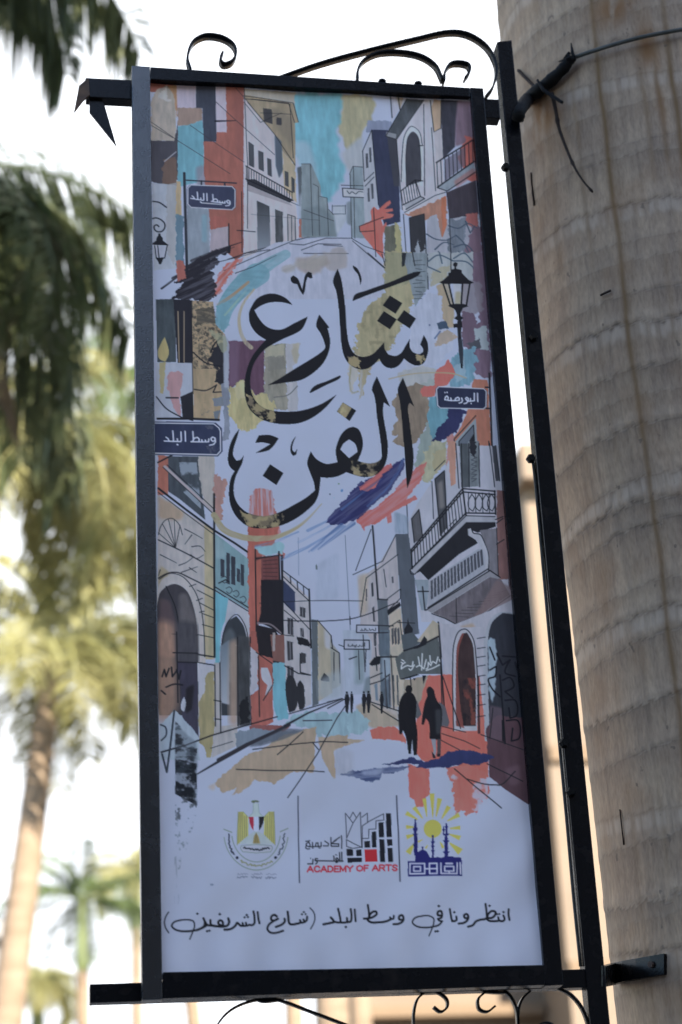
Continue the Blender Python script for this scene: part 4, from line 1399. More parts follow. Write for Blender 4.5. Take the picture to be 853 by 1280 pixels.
    poly([(590, 640), (668, 655), (640, 700), (628, 735), (590, 765), (560, 780), (535, 805), (515, 790), (545, 730), (572, 700)], (44, 46, 88), D_, rough=3, tex=.07)
    line([(330, 522), (420, 502), (520, 496), (610, 502), (658, 520)], 1.8, (150, 138, 112), D_, smooth=True, dry=.2)
    # orange wall with its window
    poly([(690, 525), (750, 530), (770, 900), (578, 900), (590, 800), (640, 720), (668, 650)], (158, 98, 82), D_, rough=.8, tex=.06)
    poly([(578, 770), (608, 760), (612, 890), (575, 900)], (160, 110, 112), D_, rough=2)
    poly([(612, 790), (700, 690), (712, 900), (620, 900)], (120, 130, 146), D_)
    poly([(628, 790), (690, 720), (702, 900), (628, 900)], (84, 92, 110), D_)
    poly([(655, 815), (692, 755), (704, 900), (655, 900)], (34, 34, 42), D_)
    lines([[(628, 895), (628, 790), (690, 720), (702, 895)], [(650, 895), (650, 812)], [(612, 880), (608, 780), (700, 680)]], 1.2, K, D_)
    poly([(702, 805), (760, 812), (772, 900), (706, 900)], (150, 150, 172), D_, rough=1)
    line([(757, 500), (772, 900)], 2.4, (40, 38, 46), D_); line([(755, 790), (765, 900)], 1.5, K, D_)
    # plate at the right
    rrect([(168, 190), (718, 218), (715, 440), (185, 425)], S2, (40, 44, 72), 3.2, 1.4)
    line([(700, 205), (735, 205)], 2, K, S2); line([(710, 430), (740, 430)], 2, K, S2)
    c, w, Q6 = (190, 194, 210), 1.75, ((545, 480), 13.12)
    for p in ([(685, 150), (690, 285)], [(632, 150), (634, 270), (570, 280)], [(570, 235), (568, 280), (520, 278)], [(530, 265), (505, 262), (490, 235), (510, 215), (535, 235), (535, 275), (500, 312), (465, 318)], [(425, 225), (440, 265), (425, 298), (385, 308)], [(385, 262), (310, 268), (330, 230), (365, 212), (388, 232), (382, 264)], [(312, 268), (255, 268), (248, 225)], [(250, 268), (150, 252), (160, 210), (185, 190), (205, 215), (200, 260)]):
        line(p, w, c, Q6)
    for x, y in ((582, 318), (152, 135), (190, 132)): blob(x, y, 12, c, Q6)
    # lantern
    o = S4
    poly([(325, 345), (400, 345), (395, 555), (335, 545)], (152, 156, 176), o)
    poly([(345, 420), (400, 420), (395, 555), (340, 545)], (148, 142, 124), o, soft=2)
    poly([(225, 345), (290, 345), (330, 545), (290, 545)], (146, 140, 132), o, a=.8)
    poly([(410, 345), (490, 345), (455, 545), (405, 545)], (128, 124, 138), o, a=.8)
    poly([(190, 330), (225, 312), (280, 262), (278, 240), (300, 235), (300, 210), (335, 200), (338, 180), (322, 165), (330, 142), (348, 135), (368, 148), (362, 172), (352, 182), (355, 200), (405, 212), (408, 240), (430, 265), (478, 312), (525, 335), (490, 348), (225, 345)], (30, 28, 34), o)
    line([(300, 0), (303, 210)], 1.2, K, o)
    lines([[(228, 345), (298, 555)], [(282, 345), (328, 550)], [(415, 345), (402, 550)], [(485, 345), (452, 555)]], 2.2, (30, 28, 34), o)
    poly([(275, 560), (300, 545), (450, 545), (470, 565), (420, 580), (405, 610), (395, 640), (400, 660), (425, 675), (405, 695), (408, 725), (412, 760), (405, 775), (420, 1000), (418, 1163), (400, 1163), (380, 1000), (365, 770), (330, 770), (325, 735), (362, 730), (368, 700), (335, 680), (362, 655), (355, 625), (335, 590)], (30, 29, 36), o, smooth=True, corner=40)
    poly([(380, 880), (420, 880), (425, 1000), (420, 1120), (395, 1120), (375, 1000)], (56, 66, 84), o, a=.55)


def art_low_left():
    o = E_
    poly([(60, 30), (110, 38), (105, 200), (60, 200)], (156, 92, 80), o, rough=1)
    poly([(104, 35), (232, 35), (262, 305), (150, 215), (104, 185)], (60, 66, 78), o, tex=.12)
    speckle([(150, 60), (225, 60), (245, 260), (170, 190)], [(130, 142, 165)], o, .55, .02, 41, .8)
    poly([(230, 30), (302, 28), (300, 275), (258, 245), (240, 140)], (150, 145, 148), o, rough=1)
    poly([(300, 110), (350, 135), (345, 200), (330, 300), (300, 310)], (150, 112, 110), o, rough=3)
    poly([(60, 200), (300, 350), (300, 900), (60, 900)], (152, 148, 156), o, tex=.06)
    poly([(62, 200), (175, 275), (160, 310), (62, 300)], (150, 130, 116), o, soft=3, rough=2)
    poly([(62, 540), (72, 500), (110, 530), (80, 600), (62, 640)], (144, 132, 112), o, soft=2)
    poly([(258, 325), (300, 350), (300, 900), (260, 900)], (150, 140, 118), o, tex=.07)
    line([(60, 62), (140, 20)], 2, K, o)
    line([(90, 80), (297, 272)], 4, (146, 138, 150), o)
    lines([[(82, 82), (295, 278)], [(100, 72), (298, 258)]], 1, K, o)
    line([(62, 172), (180, 262), (300, 350), (390, 405), (482, 468)], 2.6, K, o)
    line([(62, 190), (180, 280), (300, 368)], 1, K, o)
    lines([[(62, 392), (180, 448), (300, 512)], [(62, 555), (100, 535), (140, 530), (200, 555), (300, 605)]], 1.5, K, o, smooth=True)
    for x, y in ((62, 362), (80, 325), (105, 305), (130, 308), (155, 330)):
        line([(135, 425), (x, y)], .8, K, o)
    line([(62, 370), (72, 335), (92, 308), (120, 300), (150, 325), (165, 370)], .9, K, o, smooth=True)
    for p in ([(175, 345), (215, 365), (250, 385)], [(205, 370), (175, 410)], [(205, 420), (240, 418), (262, 440)], [(200, 455), (225, 470), (255, 455)], [(150, 500), (180, 488), (215, 462)], [(70, 455), (110, 475), (140, 490)], [(195, 510), (225, 530)], [(160, 530), (230, 505)], [(70, 520), (62, 545)]):
        line(p, 1.2, K, o, w1=.6, smooth=True)
    # first arch
    poly([(60, 600), (85, 555), (150, 538), (210, 590), (245, 680), (260, 800), (262, 1130), (60, 1130)], (156, 152, 160), o, smooth=True)
    line([(66, 560), (110, 535), (160, 545), (215, 605), (245, 690), (258, 800), (260, 890)], 1, K, o, smooth=True)
    for a, b in (((195, 590), (222, 580)), ((225, 650), (250, 640)), ((238, 700), (258, 695)), ((228, 605), (298, 640)), ((240, 660), (298, 690)), ((250, 705), (298, 722)), ((250, 752), (298, 765)), ((230, 795), (298, 808))):
        line([a, b], 1, K, o)
    poly([(66, 625), (95, 592), (135, 580), (180, 605), (210, 670), (228, 770), (232, 900), (232, 1140), (66, 1140)], (58, 56, 66), o, smooth=True, tex=.06)
    poly([(150, 620), (185, 620), (222, 730), (226, 860), (160, 860), (150, 740)], (92, 88, 96), o, soft=3, a=.85, tex=.1)
    poly([(66, 640), (110, 650), (140, 760), (140, 880), (66, 880)], (88, 72, 80), o, soft=3, a=.8)
    poly([(66, 740), (120, 760), (138, 890), (66, 890)], (140, 104, 100), o, soft=3, a=.85)
    line([(95, 590), (135, 680), (148, 760), (142, 890)], 1.4, K, o, smooth=True)
    line([(120, 793), (230, 797)], 1.6, K, o); line([(150, 872), (232, 880), (300, 890)], 1.8, K, o)
    # teal shop
    poly([(303, 362), (445, 470), (452, 692), (303, 602)], (104, 134, 150), o, tex=.07)
    poly([(303, 370), (340, 398), (350, 470), (303, 470)], (126, 150, 166), o, soft=3, a=.7)
    for x, y0, y1, w in ((336, 470, 545, 16), (360, 443, 575, 15), (382, 458, 578, 18), (404, 510, 566, 14), (421, 492, 582, 14)):
        poly([(x - w / 2, y0), (x + w / 2, y0 + 6), (x + w / 2, y1 + 6), (x - w / 2, y1)], (52, 56, 70), o)
    for x, y in ((345, 560), (365, 605), (395, 620), (425, 645)):
        line([(x - 14, y - 8), (x + 2, y - 14), (x + 12, y), (x, y + 14), (x - 12, y + 6)], 1, (52, 58, 70), o, smooth=True)
    line([(320, 575), (350, 560), (365, 570)], 1.5, K, o)
    lines([[(303, 590), (452, 682)], [(303, 605), (455, 700)]], 1.4, K, o)
    poly([(303, 608), (362, 642), (350, 720), (327, 800), (322, 1010), (303, 1010)], (92, 152, 178), o, rough=.8)
    poly([(360, 645), (452, 700), (456, 1130), (440, 1130), (430, 760), (395, 700), (345, 750)], (150, 152, 170), o)
    poly([(325, 1140), (328, 880), (338, 790), (360, 738), (395, 715), (425, 755), (442, 830), (452, 1000), (455, 1140)], (50, 54, 64), o, smooth=True)
    poly([(332, 880), (345, 790), (370, 760), (390, 790), (390, 1000), (332, 1000)], (80, 88, 100), o, soft=3, a=.8)
    line([(330, 880), (340, 790), (362, 735), (396, 708), (430, 750), (448, 830), (455, 900)], 1, K, o, smooth=True)
    line([(392, 840), (445, 846)], 1.4, (110, 120, 140), o)
    line([(300, 195), (302, 890)], 2.4, K, o)
    # red strip and dark house
    poly([(452, 205), (480, 168), (548, 178), (560, 260), (582, 340), (580, 362), (500, 395), (450, 420)], (160, 96, 96), o, rough=2, streak=.65, ang=90)
    poly([(445, 330), (580, 330), (560, 400), (600, 450), (600, 470), (560, 440), (490, 465), (482, 900), (456, 900), (448, 690)], (158, 84, 76), o, rough=1.5, tex=.06)
    poly([(470, 425), (590, 400), (600, 455), (500, 450)], (120, 158, 178), o, rough=3, soft=1)
    poly([(478, 462), (578, 455), (582, 562), (500, 562), (490, 760), (480, 760)], (104, 60, 62), o, tex=.08)
    for k in range(5): line([(510, 480 + k * 16), (570, 474 + k * 18)], 1, (66, 44, 50), o)
    poly([(478, 480), (502, 470), (502, 740), (482, 735)], (154, 84, 74), o)
    poly([(500, 560), (592, 560), (594, 800), (545, 765), (490, 740), (500, 700)], (36, 34, 42), o)
    poly([(480, 752), (560, 770), (592, 830), (594, 1010), (520, 1010), (482, 900)], (38, 35, 42), o)
    line([(485, 745), (540, 750), (590, 790)], 2, (110, 100, 112), o, smooth=True)
    lines([[(476, 430), (482, 900)], [(480, 470), (575, 455)]], 1.6, K, o)
    line([(577, 440), (580, 560)], 2, K, o)
    # pale house with windows
    poly([(590, 520), (708, 640), (716, 1090), (640, 1130), (605, 1010), (594, 800)], (152, 150, 164), o, tex=.05)
    poly([(594, 560), (646, 612), (646, 705), (594, 655)], (50, 58, 92), o)
    for q in ([(614, 722), (638, 726), (638, 797), (614, 790)], [(667, 675), (690, 680), (690, 722), (667, 715)], [(612, 820), (636, 826), (638, 900), (614, 905)], [(668, 765), (682, 768), (684, 805), (670, 800)], [(612, 925), (640, 935), (640, 1002), (614, 998)], [(668, 875), (690, 880), (692, 915), (670, 918)]):
        poly(q, (56, 56, 66), o)
        line([(q[0][0] + 12, q[0][1]), (q[2][0] - 12, q[2][1])], .8, (120, 120, 134), o)
    poly([(655, 800), (700, 812), (712, 835), (705, 845), (660, 832)], K, o, rough=1)
    line([(590, 458), (594, 900)], 2.8, K, o)
    lines([[(594, 520), (706, 604)], [(594, 545), (706, 650)], [(625, 545), (628, 575)], [(655, 568), (658, 600)], [(682, 588), (684, 622)]], 1.2, K, o)
    line([(706, 600), (714, 850)], 2, K, o)
    lines([[(595, 650), (712, 775)], [(594, 795), (640, 800)], [(600, 690), (660, 740)]], 1, K, o)
    poly([(716, 728), (742, 732), (746, 1090), (720, 1100)], (80, 88, 100), o, tex=.07)
    poly([(742, 732), (798, 795), (806, 1040), (746, 1080)], (146, 138, 126), o, rough=.6)
    poly([(770, 760), (796, 795), (800, 860), (775, 850)], (152, 154, 172), o, soft=2)
    line([(742, 732), (800, 798), (806, 1000)], 1, K, o)
    poly([(795, 820), (835, 870), (840, 1010), (805, 1030)], (134, 134, 134), o, soft=1)
    lines([[(800, 850), (835, 872), (838, 1000)], [(812, 870), (812, 990)], [(800, 798), (806, 850)]], 1.2, K, o)
    # sky and swoosh
    poly([(735, 495), (830, 440), (834, 640), (735, 650)], (140, 150, 180), o, a=.6, soft=3)
    line([(660, 380), (662, 540)], .7, (90, 100, 130), o, a=.7)
    poly([(735, 490), (740, 500), (742, 515), (735, 515)], (70, 80, 80), o)
    line([(300, 285), (340, 345), (420, 378), (480, 385)], 8, (144, 134, 108), o, smooth=True, dry=.25)
    line([(480, 385), (560, 378), (640, 345), (700, 300), (760, 235)], 8, (146, 136, 112), o, smooth=True, w1=1, dry=.3)
    for p, w in (([(480, 420), (560, 400), (660, 355)], 5), ([(590, 470), (700, 420), (853, 330)], 5), ([(700, 350), (760, 320), (800, 300)], 4), ([(720, 435), (800, 380), (860, 330)], 4), ([(660, 400), (760, 350), (860, 290)], 3)):
        line(p, w, (92, 118, 172), o, w1=2, dry=.75, a=.7)
    for x, y, r, c in ((832, 150, 3.2, (96, 120, 110)), (795, 194, 3, (50, 54, 74)), (845, 180, 5, (64, 110, 170)), (812, 210, 2.4, (130, 160, 190))): blob(x, y, r, c, o)


def art_low_right():
    o = F_
    # wall with doors and balcony
    poly([(335, 335), (380, 240), (440, 150), (500, 90), (540, -10), (760, -10), (800, 890), (470, 890), (470, 740), (400, 740), (370, 520)], (150, 152, 174), o, tex=.04)
    poly([(388, 90), (415, 20), (450, -30), (510, -30), (500, 60), (470, 100), (430, 150), (404, 130)], (142, 142, 124), o, rough=3, tex=.09)
    poly([(450, 20), (500, 0), (500, 70), (455, 110)], (150, 140, 112), o, rough=3, a=.8)
    poly([(510, -30), (546, -30), (546, 150), (526, 162)], (164, 118, 106), o, rough=1)
    poly([(562, -20), (602, -20), (602, 165), (570, 168)], (70, 76, 86), o, tex=.1)
    poly([(598, -30), (645, -30), (645, 162), (604, 165)], (98, 106, 118), o, tex=.15)
    poly([(604, -30), (630, -30), (628, 40), (606, 20)], (40, 40, 50), o, rough=2)
    for k in range(6): line([(612, 30 + k * 20), (636, 40 + k * 18), (616, 48 + k * 19)], 1, (60, 64, 76), o)
    lines([[(546, -20), (560, 170)], [(570, -20), (574, 165)], [(602, -20), (604, 165)], [(645, -20), (648, 165)], [(690, -20), (712, 165)], [(716, -10), (734, 140)]], 1.3, K, o)
    poly([(700, -10), (716, -10), (732, 140), (716, 140)], (60, 62, 74), o)
    poly([(458, 130), (498, 95), (510, 340), (482, 372)], (64, 66, 76), o, tex=.1)
    poly([(470, 150), (490, 130), (500, 250), (478, 262)], (110, 106, 112), o, soft=2, a=.8)
    line([(482, 372), (458, 130), (498, 95), (510, 340)], 1.4, K, o)
    poly([(358, 300), (390, 260), (406, 380), (370, 402)], (76, 76, 86), o, tex=.12)
    line([(370, 402), (358, 300), (390, 260), (406, 380)], 1.3, K, o)
    lines([[(445, 140), (452, 300)], [(456, 95), (500, 52)], [(338, 240), (345, 400)], [(520, 330), (548, 300)]], 1, K, o)
    poly([(720, 180), (752, 180), (776, 560), (726, 560)], (118, 84, 86), o, rough=1, tex=.08)
    poly([(748, 200), (790, 200), (800, 640), (772, 600)], (84, 66, 74), o, rough=1)
    # blue and red brush strokes under the title
    poly([(130, 285), (215, 245), (275, 190), (312, 148), (380, 78), (425, 58), (402, 130), (335, 218), (375, 200), (386, 214), (335, 240), (272, 275), (272, 312), (254, 320), (252, 288), (200, 325), (160, 332), (160, 352), (148, 340), (125, 312)], (178, 92, 92), o, rough=1.5, streak=.25, ang=-38, tex=.06)
    poly([(0, 300), (60, 230), (130, 150), (222, 110), (282, 68), (326, 44), (322, 92), (272, 180), (202, 232), (132, 302), (60, 325), (-10, 322)], (44, 46, 98), o, rough=2, streak=.2, ang=-38, tex=.08)
    poly([(135, 160), (180, 130), (268, 62), (275, 80), (232, 118), (205, 165), (160, 182), (138, 178)], (172, 88, 90), o, rough=1.5, streak=.3, ang=-38)
    for p, w in (([(110, 318), (40, 370), (-40, 430)], 6), ([(60, 325), (-20, 390), (-80, 440)], 5), ([(170, 245), (240, 185), (300, 110)], 3), ([(60, 260), (150, 190), (230, 130)], 3), ([(325, 46), (300, 100), (270, 140)], 4)):
        line(p, w, (66, 92, 150), o, w1=2, dry=.6, a=.8)
    blob(62, 178, 5, (80, 120, 176), o); blob(10, 195, 3, (60, 64, 80), o); blob(48, 150, 4, (110, 130, 120), o)
    # far houses
    poly([(130, 560), (215, 500), (292, 368), (305, 600), (325, 900), (140, 900), (140, 720)], (150, 146, 160), o, tex=.06)
    poly([(130, 540), (175, 530), (170, 700), (140, 720)], (152, 140, 130), o, soft=3, a=.8)
    poly([(285, 268), (342, 290), (345, 366), (290, 362)], (116, 132, 160), o, soft=2, streak=.4)
    poly([(289, 365), (345, 364), (372, 560), (390, 790), (325, 805), (308, 600)], (74, 81, 97), o, tex=.06)
    lines([[(108, 538), (235, 480), (290, 370)], [(165, 552), (300, 452)], [(120, 520), (185, 345)], [(165, 552), (140, 715)], [(240, 515), (250, 590)], [(258, 690), (310, 640), (312, 600)], [(250, 645), (310, 600)]], 1, K, o)
    line([(192, 330), (216, 650)], 2.2, K, o)
    line([(75, 370), (98, 790)], .8, (90, 96, 120), o)
    for q in ([(186, 575), (194, 570), (197, 630), (189, 632)], [(163, 600), (168, 597), (168, 648), (164, 650)], [(273, 548), (280, 545), (282, 572), (276, 575)], [(190, 680), (198, 672), (203, 738), (195, 738)], [(196, 790), (206, 790), (208, 838), (199, 842)]):
        poly(q, (58, 58, 68), o)
    poly([(213, 642), (256, 645), (266, 900), (220, 900)], (80, 88, 102), o, tex=.07)
    line([(213, 642), (256, 645)], 1.5, K, o)
    poly([(262, 700), (312, 680), (330, 860), (268, 884)], (156, 146, 138), o)
    poly([(255, 690), (310, 655), (312, 672), (258, 712)], K, o)
    for x in (272, 284, 297): poly([(x, 770), (x + 9, 762), (x + 12, 830), (x + 3, 838)], (70, 70, 80), o)
    lines([[(266, 885), (325, 850)], [(262, 762), (308, 732), (322, 848)]], 1, K, o)
    lines([[(-270, 730), (-120, 735), (0, 735), (120, 722), (300, 655)]], 1.2, K, o, smooth=True)
    lines([[(-290, 660), (-150, 652), (0, 648), (150, 650)]], .8, K, o, smooth=True)
    poly([(326, 772), (340, 748), (342, 722), (348, 748), (364, 770), (360, 810), (328, 808)], K, o)
    line([(300, 742), (372, 745)], 1, K, o)
    # balcony
    poly([(372, 535), (592, 318), (716, 318), (716, 335), (640, 360), (600, 345), (640, 405), (560, 452), (430, 562), (395, 525)], (36, 36, 44), o, smooth=False)
    poly([(352, 518), (590, 288), (714, 292), (714, 317), (592, 317), (372, 536)], (140, 142, 160), o)
    lines([[(352, 518), (590, 288), (714, 292)], [(372, 536), (592, 317), (714, 318)], [(352, 518), (356, 535), (372, 536)]], 1.2, K, o)
    for k in range(19):
        t = k / 18
        line([(358 + 217 * t, 432 - 258 * t), (362 + 226 * t, 506 - 226 * t)], 1.0, K, o)
    lines([[(355, 434), (576, 172), (714, 184)], [(359, 512), (590, 276), (714, 278)], [(356, 445), (576, 186), (714, 198)]], 1.9, K, o)
    lines([[(576, 170), (590, 285)], [(357, 432), (361, 512)], [(712, 182), (716, 282)]], 2, K, o)
    for x in (615, 645, 675, 698):
        line([(x, 196), (x - 15, 225), (x - 12, 255), (x + 4, 268), (x + 14, 245), (x + 12, 215), (x, 196)], 1.2, K, o, smooth=True)
    for x in (600, 630, 660, 688): line([(x, 190), (x + 2, 276)], .9, K, o)
    poly([(400, 590), (420, 575), (640, 430), (684, 430), (684, 520), (430, 684), (415, 640)], (136, 140, 160), o)
    for k in range(16):
        t = k / 15
        poly([(440 + 210 * t, 565 - 130 * t), (448 + 212 * t, 560 - 130 * t), (450 + 214 * t, 640 - 142 * t), (440 + 214 * t, 645 - 142 * t)], (66, 68, 82), o)
    poly([(372, 560), (430, 560), (430, 610), (420, 690), (400, 690), (385, 620)], (120, 132, 152), o, tex=.1)
    poly([(598, 345), (612, 340), (622, 362), (650, 368), (668, 400), (686, 450), (686, 520), (672, 520), (668, 460), (640, 400), (600, 372)], (146, 148, 166), o, smooth=True)
    line([(612, 340), (622, 362), (650, 368), (668, 400), (686, 450), (686, 525)], 1.4, K, o, smooth=True)
    poly([(648, 350), (722, 342), (728, 552), (690, 545), (688, 450), (668, 395)], (104, 102, 116), o, tex=.1)
    line([(720, 340), (728, 552)], 1, K, o)
    lines([[(420, 690), (692, 522), (735, 552)], [(428, 680), (684, 515)], [(405, 590), (415, 690)], [(385, 610), (430, 610)]], 1.6, K, o)
    poly([(425, 692), (692, 526), (737, 556), (700, 566), (690, 548), (445, 702)], (120, 120, 134), o)
    poly([(448, 702), (690, 550), (740, 562), (776, 625), (610, 742), (550, 750), (500, 722)], (92, 86, 98), o, tex=.16)
    for k in range(9): line([(520 + k * 25, 715 - k * 12), (600 + k * 20, 720 - k * 14)], .6, (54, 52, 62), o)
    line([(548, 640), (550, 748)], 1, K, o); line([(445, 705), (500, 725), (550, 752), (615, 745), (778, 630)], 1.3, K, o)
    poly([(720, 562), (790, 600), (800, 720), (700, 680), (610, 742)], (112, 92, 98), o, soft=2, a=.7)
    lines([[(720, 410), (752, 390)], [(720, 320), (748, 300)], [(715, 305), (748, 292)]], 1.3, K, o)
    # arches and wall below
    poly([(470, 745), (540, 752), (700, 690), (800, 640), (812, 900), (470, 900)], (148, 148, 168), o, tex=.05)
    poly([(560, 760), (620, 745), (650, 800), (645, 860), (600, 790)], (150, 134, 126), o, soft=2)
    line([(472, 742), (484, 890)], 2, K, o)
    o = H_
    # right side of the lower street
    poly([(455, -20), (640, -20), (660, 100), (640, 420), (600, 400), (455, 180)], (148, 148, 168), o)
    poly([(360, 260), (395, 172), (460, 168), (600, 174), (612, 300), (632, 430), (635, 575), (560, 540), (480, 520), (400, 530), (350, 480), (345, 400)], (190, 88, 80), o, rough=1, tex=.05)
    poly([(497, 390), (494, 120), (500, 40), (520, -5), (545, -12), (572, 20), (585, 90), (590, 390)], (150, 152, 170), o, smooth=True)
    poly([(507, 370), (507, 120), (512, 50), (530, 5), (550, 2), (570, 40), (580, 110), (585, 370)], (56, 42, 46), o, smooth=True, tex=.1)
    poly([(500, 175), (600, 175), (604, 400), (500, 400)], (170, 76, 70), o, a=.0)
    poly([(507, 370), (507, 120), (512, 50), (530, 5), (540, 4), (520, 60), (525, 300), (540, 380)], (130, 66, 62), o, smooth=True, a=.8)
    speckle([(530, 180), (585, 180), (585, 365), (535, 370)], [(120, 60, 54), (36, 32, 38)], o, .5, .03, 19, .8, sx=2)
    lines([[(497, 390), (494, 120), (500, 40), (520, -5), (545, -12), (572, 20), (585, 90), (595, 400)]], 1.2, K, o, smooth=True)
    poly([(620, 430), (616, 80), (622, 0), (650, -60), (690, -80), (740, -70), (790, -20), (790, 480)], (138, 142, 160), o, smooth=True)
    poly([(640, 420), (632, 120), (634, 20), (650, -40), (690, -75), (740, -65), (770, -20), (785, 480)], (44, 46, 58), o, smooth=True, tex=.08)
    poly([(634, 20), (660, 30), (668, 80), (660, 250), (645, 290), (634, 200)], (128, 146, 170), o, soft=1, rough=2)
    poly([(624, 380), (665, 330), (790, 340), (805, 690), (700, 625), (640, 572)], (78, 56, 68), o, rough=1, tex=.07)
    poly([(640, 290), (690, 300), (690, 430), (640, 420)], (92, 76, 92), o, soft=2, a=.7)
    poly([(700, 540), (760, 520), (760, 600), (720, 610)], (96, 74, 90), o, soft=3, a=.6)
    for y in (20, 60, 95, 130, 170, 205, 245, 285, 330):
        line([(590, y + 5), (622, y)], 1, K, o)
    for p in ([(640, 150), (665, 135), (660, 175), (635, 185), (650, 225), (680, 255)], [(668, 85), (690, 130), (720, 110), (700, 160), (740, 175)], [(690, 190), (720, 180), (735, 215), (700, 235), (730, 260)], [(700, 270), (740, 270), (745, 330), (720, 340), (715, 300)], [(690, 95), (760, 100)], [(705, 350), (750, 350), (755, 420), (725, 430), (730, 380)], [(680, 170), (690, 300), (700, 440)], [(740, 120), (760, 200), (770, 330)], [(640, 60), (660, 110)], [(690, 350), (692, 430)]):
        line(p, 2, (26, 26, 34), o, smooth=True)
    lines([[(455, 175), (525, 380)], [(605, 405), (775, 466)], [(595, 175), (600, 400)], [(640, 420), (652, 300)]], 1.2, K, o)
    lines([[(445, 370), (545, 395)], [(450, 400), (540, 430), (600, 460)], [(445, 425), (520, 465)]], 1, K, o)
    lines([[(500, 540), (560, 590), (685, 695)], [(550, 580), (620, 600), (680, 605), (740, 550)], [(630, 520), (770, 590)], [(535, 560), (640, 580)]], 1.3, K, o, smooth=True)
    # purple edge and white paper at the bottom right
    poly([(640, 572), (700, 622), (810, 692), (810, 900), (560, 900), (560, 600)], WHITE * 255, o, tex=0)
    lines([[(500, 540), (560, 590), (685, 695)], [(550, 580), (620, 600), (680, 605)]], 1.3, K, o, smooth=True)
    # red drips
    poly([(318, 520), (400, 540), (402, 640), (385, 660), (378, 690), (350, 692), (342, 660), (322, 650)], (182, 90, 84), o, rough=1.2, tex=.06)
    poly([(470, 535), (560, 520), (632, 560), (632, 660), (600, 680), (590, 712), (550, 722), (530, 700), (505, 715), (498, 640), (490, 590), (470, 560)], (182, 94, 88), o, rough=3, tex=.06)
    speckle([(480, 560), (632, 580), (632, 690), (550, 722), (500, 700)], [(152, 156, 186)], o, .42, .035, 63, .85)
    lines([[(500, 540), (560, 590), (685, 695)], [(550, 580), (620, 600), (680, 605)]], 1.3, K, o, smooth=True)
    # blue shadow stroke
    poly([(212, 525), (285, 505), (330, 494), (382, 510), (430, 498), (478, 473), (560, 464), (600, 478), (660, 490), (640, 505), (600, 525), (540, 520), (470, 536), (345, 536), (360, 522), (280, 520)], (44, 50, 98), o, rough=1.5, tex=.06)
    poly([(48, 562), (90, 548), (200, 540), (330, 525), (300, 545), (215, 560), (205, 582), (150, 590), (125, 575), (80, 572)], (58, 70, 116), o, rough=2, streak=.4, ang=-8)
    poly([(130, 548), (230, 535), (200, 565), (140, 565)], (128, 138, 176), o, soft=2, a=.8)
    # middle street and figures
    poly([(60, -10), (150, -10), (175, 40), (170, 240), (70, 250)], (140, 150, 176), o, soft=1, a=.9)
    poly([(105, 60), (150, 40), (145, 200), (108, 210)], (112, 128, 142), o, soft=3, a=.8)
    poly([(150, 180), (175, 170), (175, 240), (140, 240)], (104, 116, 132), o, soft=2)
    poly([(165, 110), (260, 60), (280, 340), (170, 270)], (150, 144, 148), o)
    poly([(205, -10), (245, -10), (250, 300), (210, 290)], (80, 92, 110), o, tex=.12)
    poly([(215, 90), (250, 100), (250, 180), (215, 190)], (130, 144, 166), o, soft=3)
    poly([(245, 60), (300, 40), (310, 300), (255, 290)], (154, 146, 138), o)
    poly([(290, 10), (335, 0), (370, 40), (300, 80)], (72, 80, 92), o)
    lines([[(168, 180), (215, 160)], [(168, 205), (216, 190)], [(225, 110), (235, 300)], [(250, 90), (262, 300)], [(215, 190), (245, 165)], [(190, 60), (195, 150)], [(85, 105), (115, 95)]], 1.3, K, o)
    for x in (225, 240, 256, 272): poly([(x, 170), (x + 6, 168), (x + 9, 285), (x + 4, 288)], (66, 68, 80), o)
    poly([(185, 205), (196, 200), (200, 270), (190, 268)], (96, 112, 136), o)
    poly([(164, 125), (185, 98), (210, 98), (206, 125), (175, 132)], K, o); line([(195, 97), (290, 96)], 1.8, K, o)
    poly([(110, 290), (165, 270), (270, 330), (290, 370), (180, 380), (130, 350)], (148, 136, 126), o, soft=2)
    poly([(300, 190), (395, 170), (370, 260), (340, 330), (300, 300)], (140, 128, 118), o, rough=1)
    lines([[(170, 275), (280, 310)], [(175, 285), (280, 350)], [(0, 275), (60, 262)], [(0, 300), (70, 262)]], 1.3, K, o)
    poly([(-10, 340), (110, 310), (175, 350), (150, 400), (20, 412), (-10, 412)], (124, 152, 172), o, rough=3, tex=.08)
    poly([(168, 385), (200, 372), (265, 374), (300, 400), (310, 440), (270, 425), (180, 420)], (186, 88, 80), o, rough=1.5)
    poly([(-40, 412), (150, 425), (40, 460), (24, 470), (24, 580), (-20, 500)], (148, 134, 122), o, rough=1)
    line([(-30, 432), (70, 436)], 1.5, K, o)
    poly([(24, 470), (60, 455), (100, 470), (100, 560), (24, 560)], (142, 146, 170), o, soft=4, a=.7)
    # awning banner with its scribbled words
    o = S5
    poly([(620, 190), (740, 30), (790, 60), (790, 160), (690, 210)], (152, 142, 130), o)
    poly([(455, 320), (520, 262), (620, 235), (780, 160), (800, 300), (800, 440), (620, 440), (490, 478), (470, 400)], (76, 82, 88), o, tex=.06)
    poly([(560, 250), (640, 210), (675, 150), (698, 178), (690, 215), (620, 245)], K, o)
    line([(520, 262), (640, 225), (790, 150)], 2, K, o)
    poly([(490, 478), (620, 440), (640, 445), (560, 470), (510, 482)], K, o)
    poly([(660, 450), (690, 450), (668, 520)], K, o); poly([(590, 470), (612, 470), (600, 492)], K, o)
    line([(570, 470), (575, 530)], 1.3, K, o)
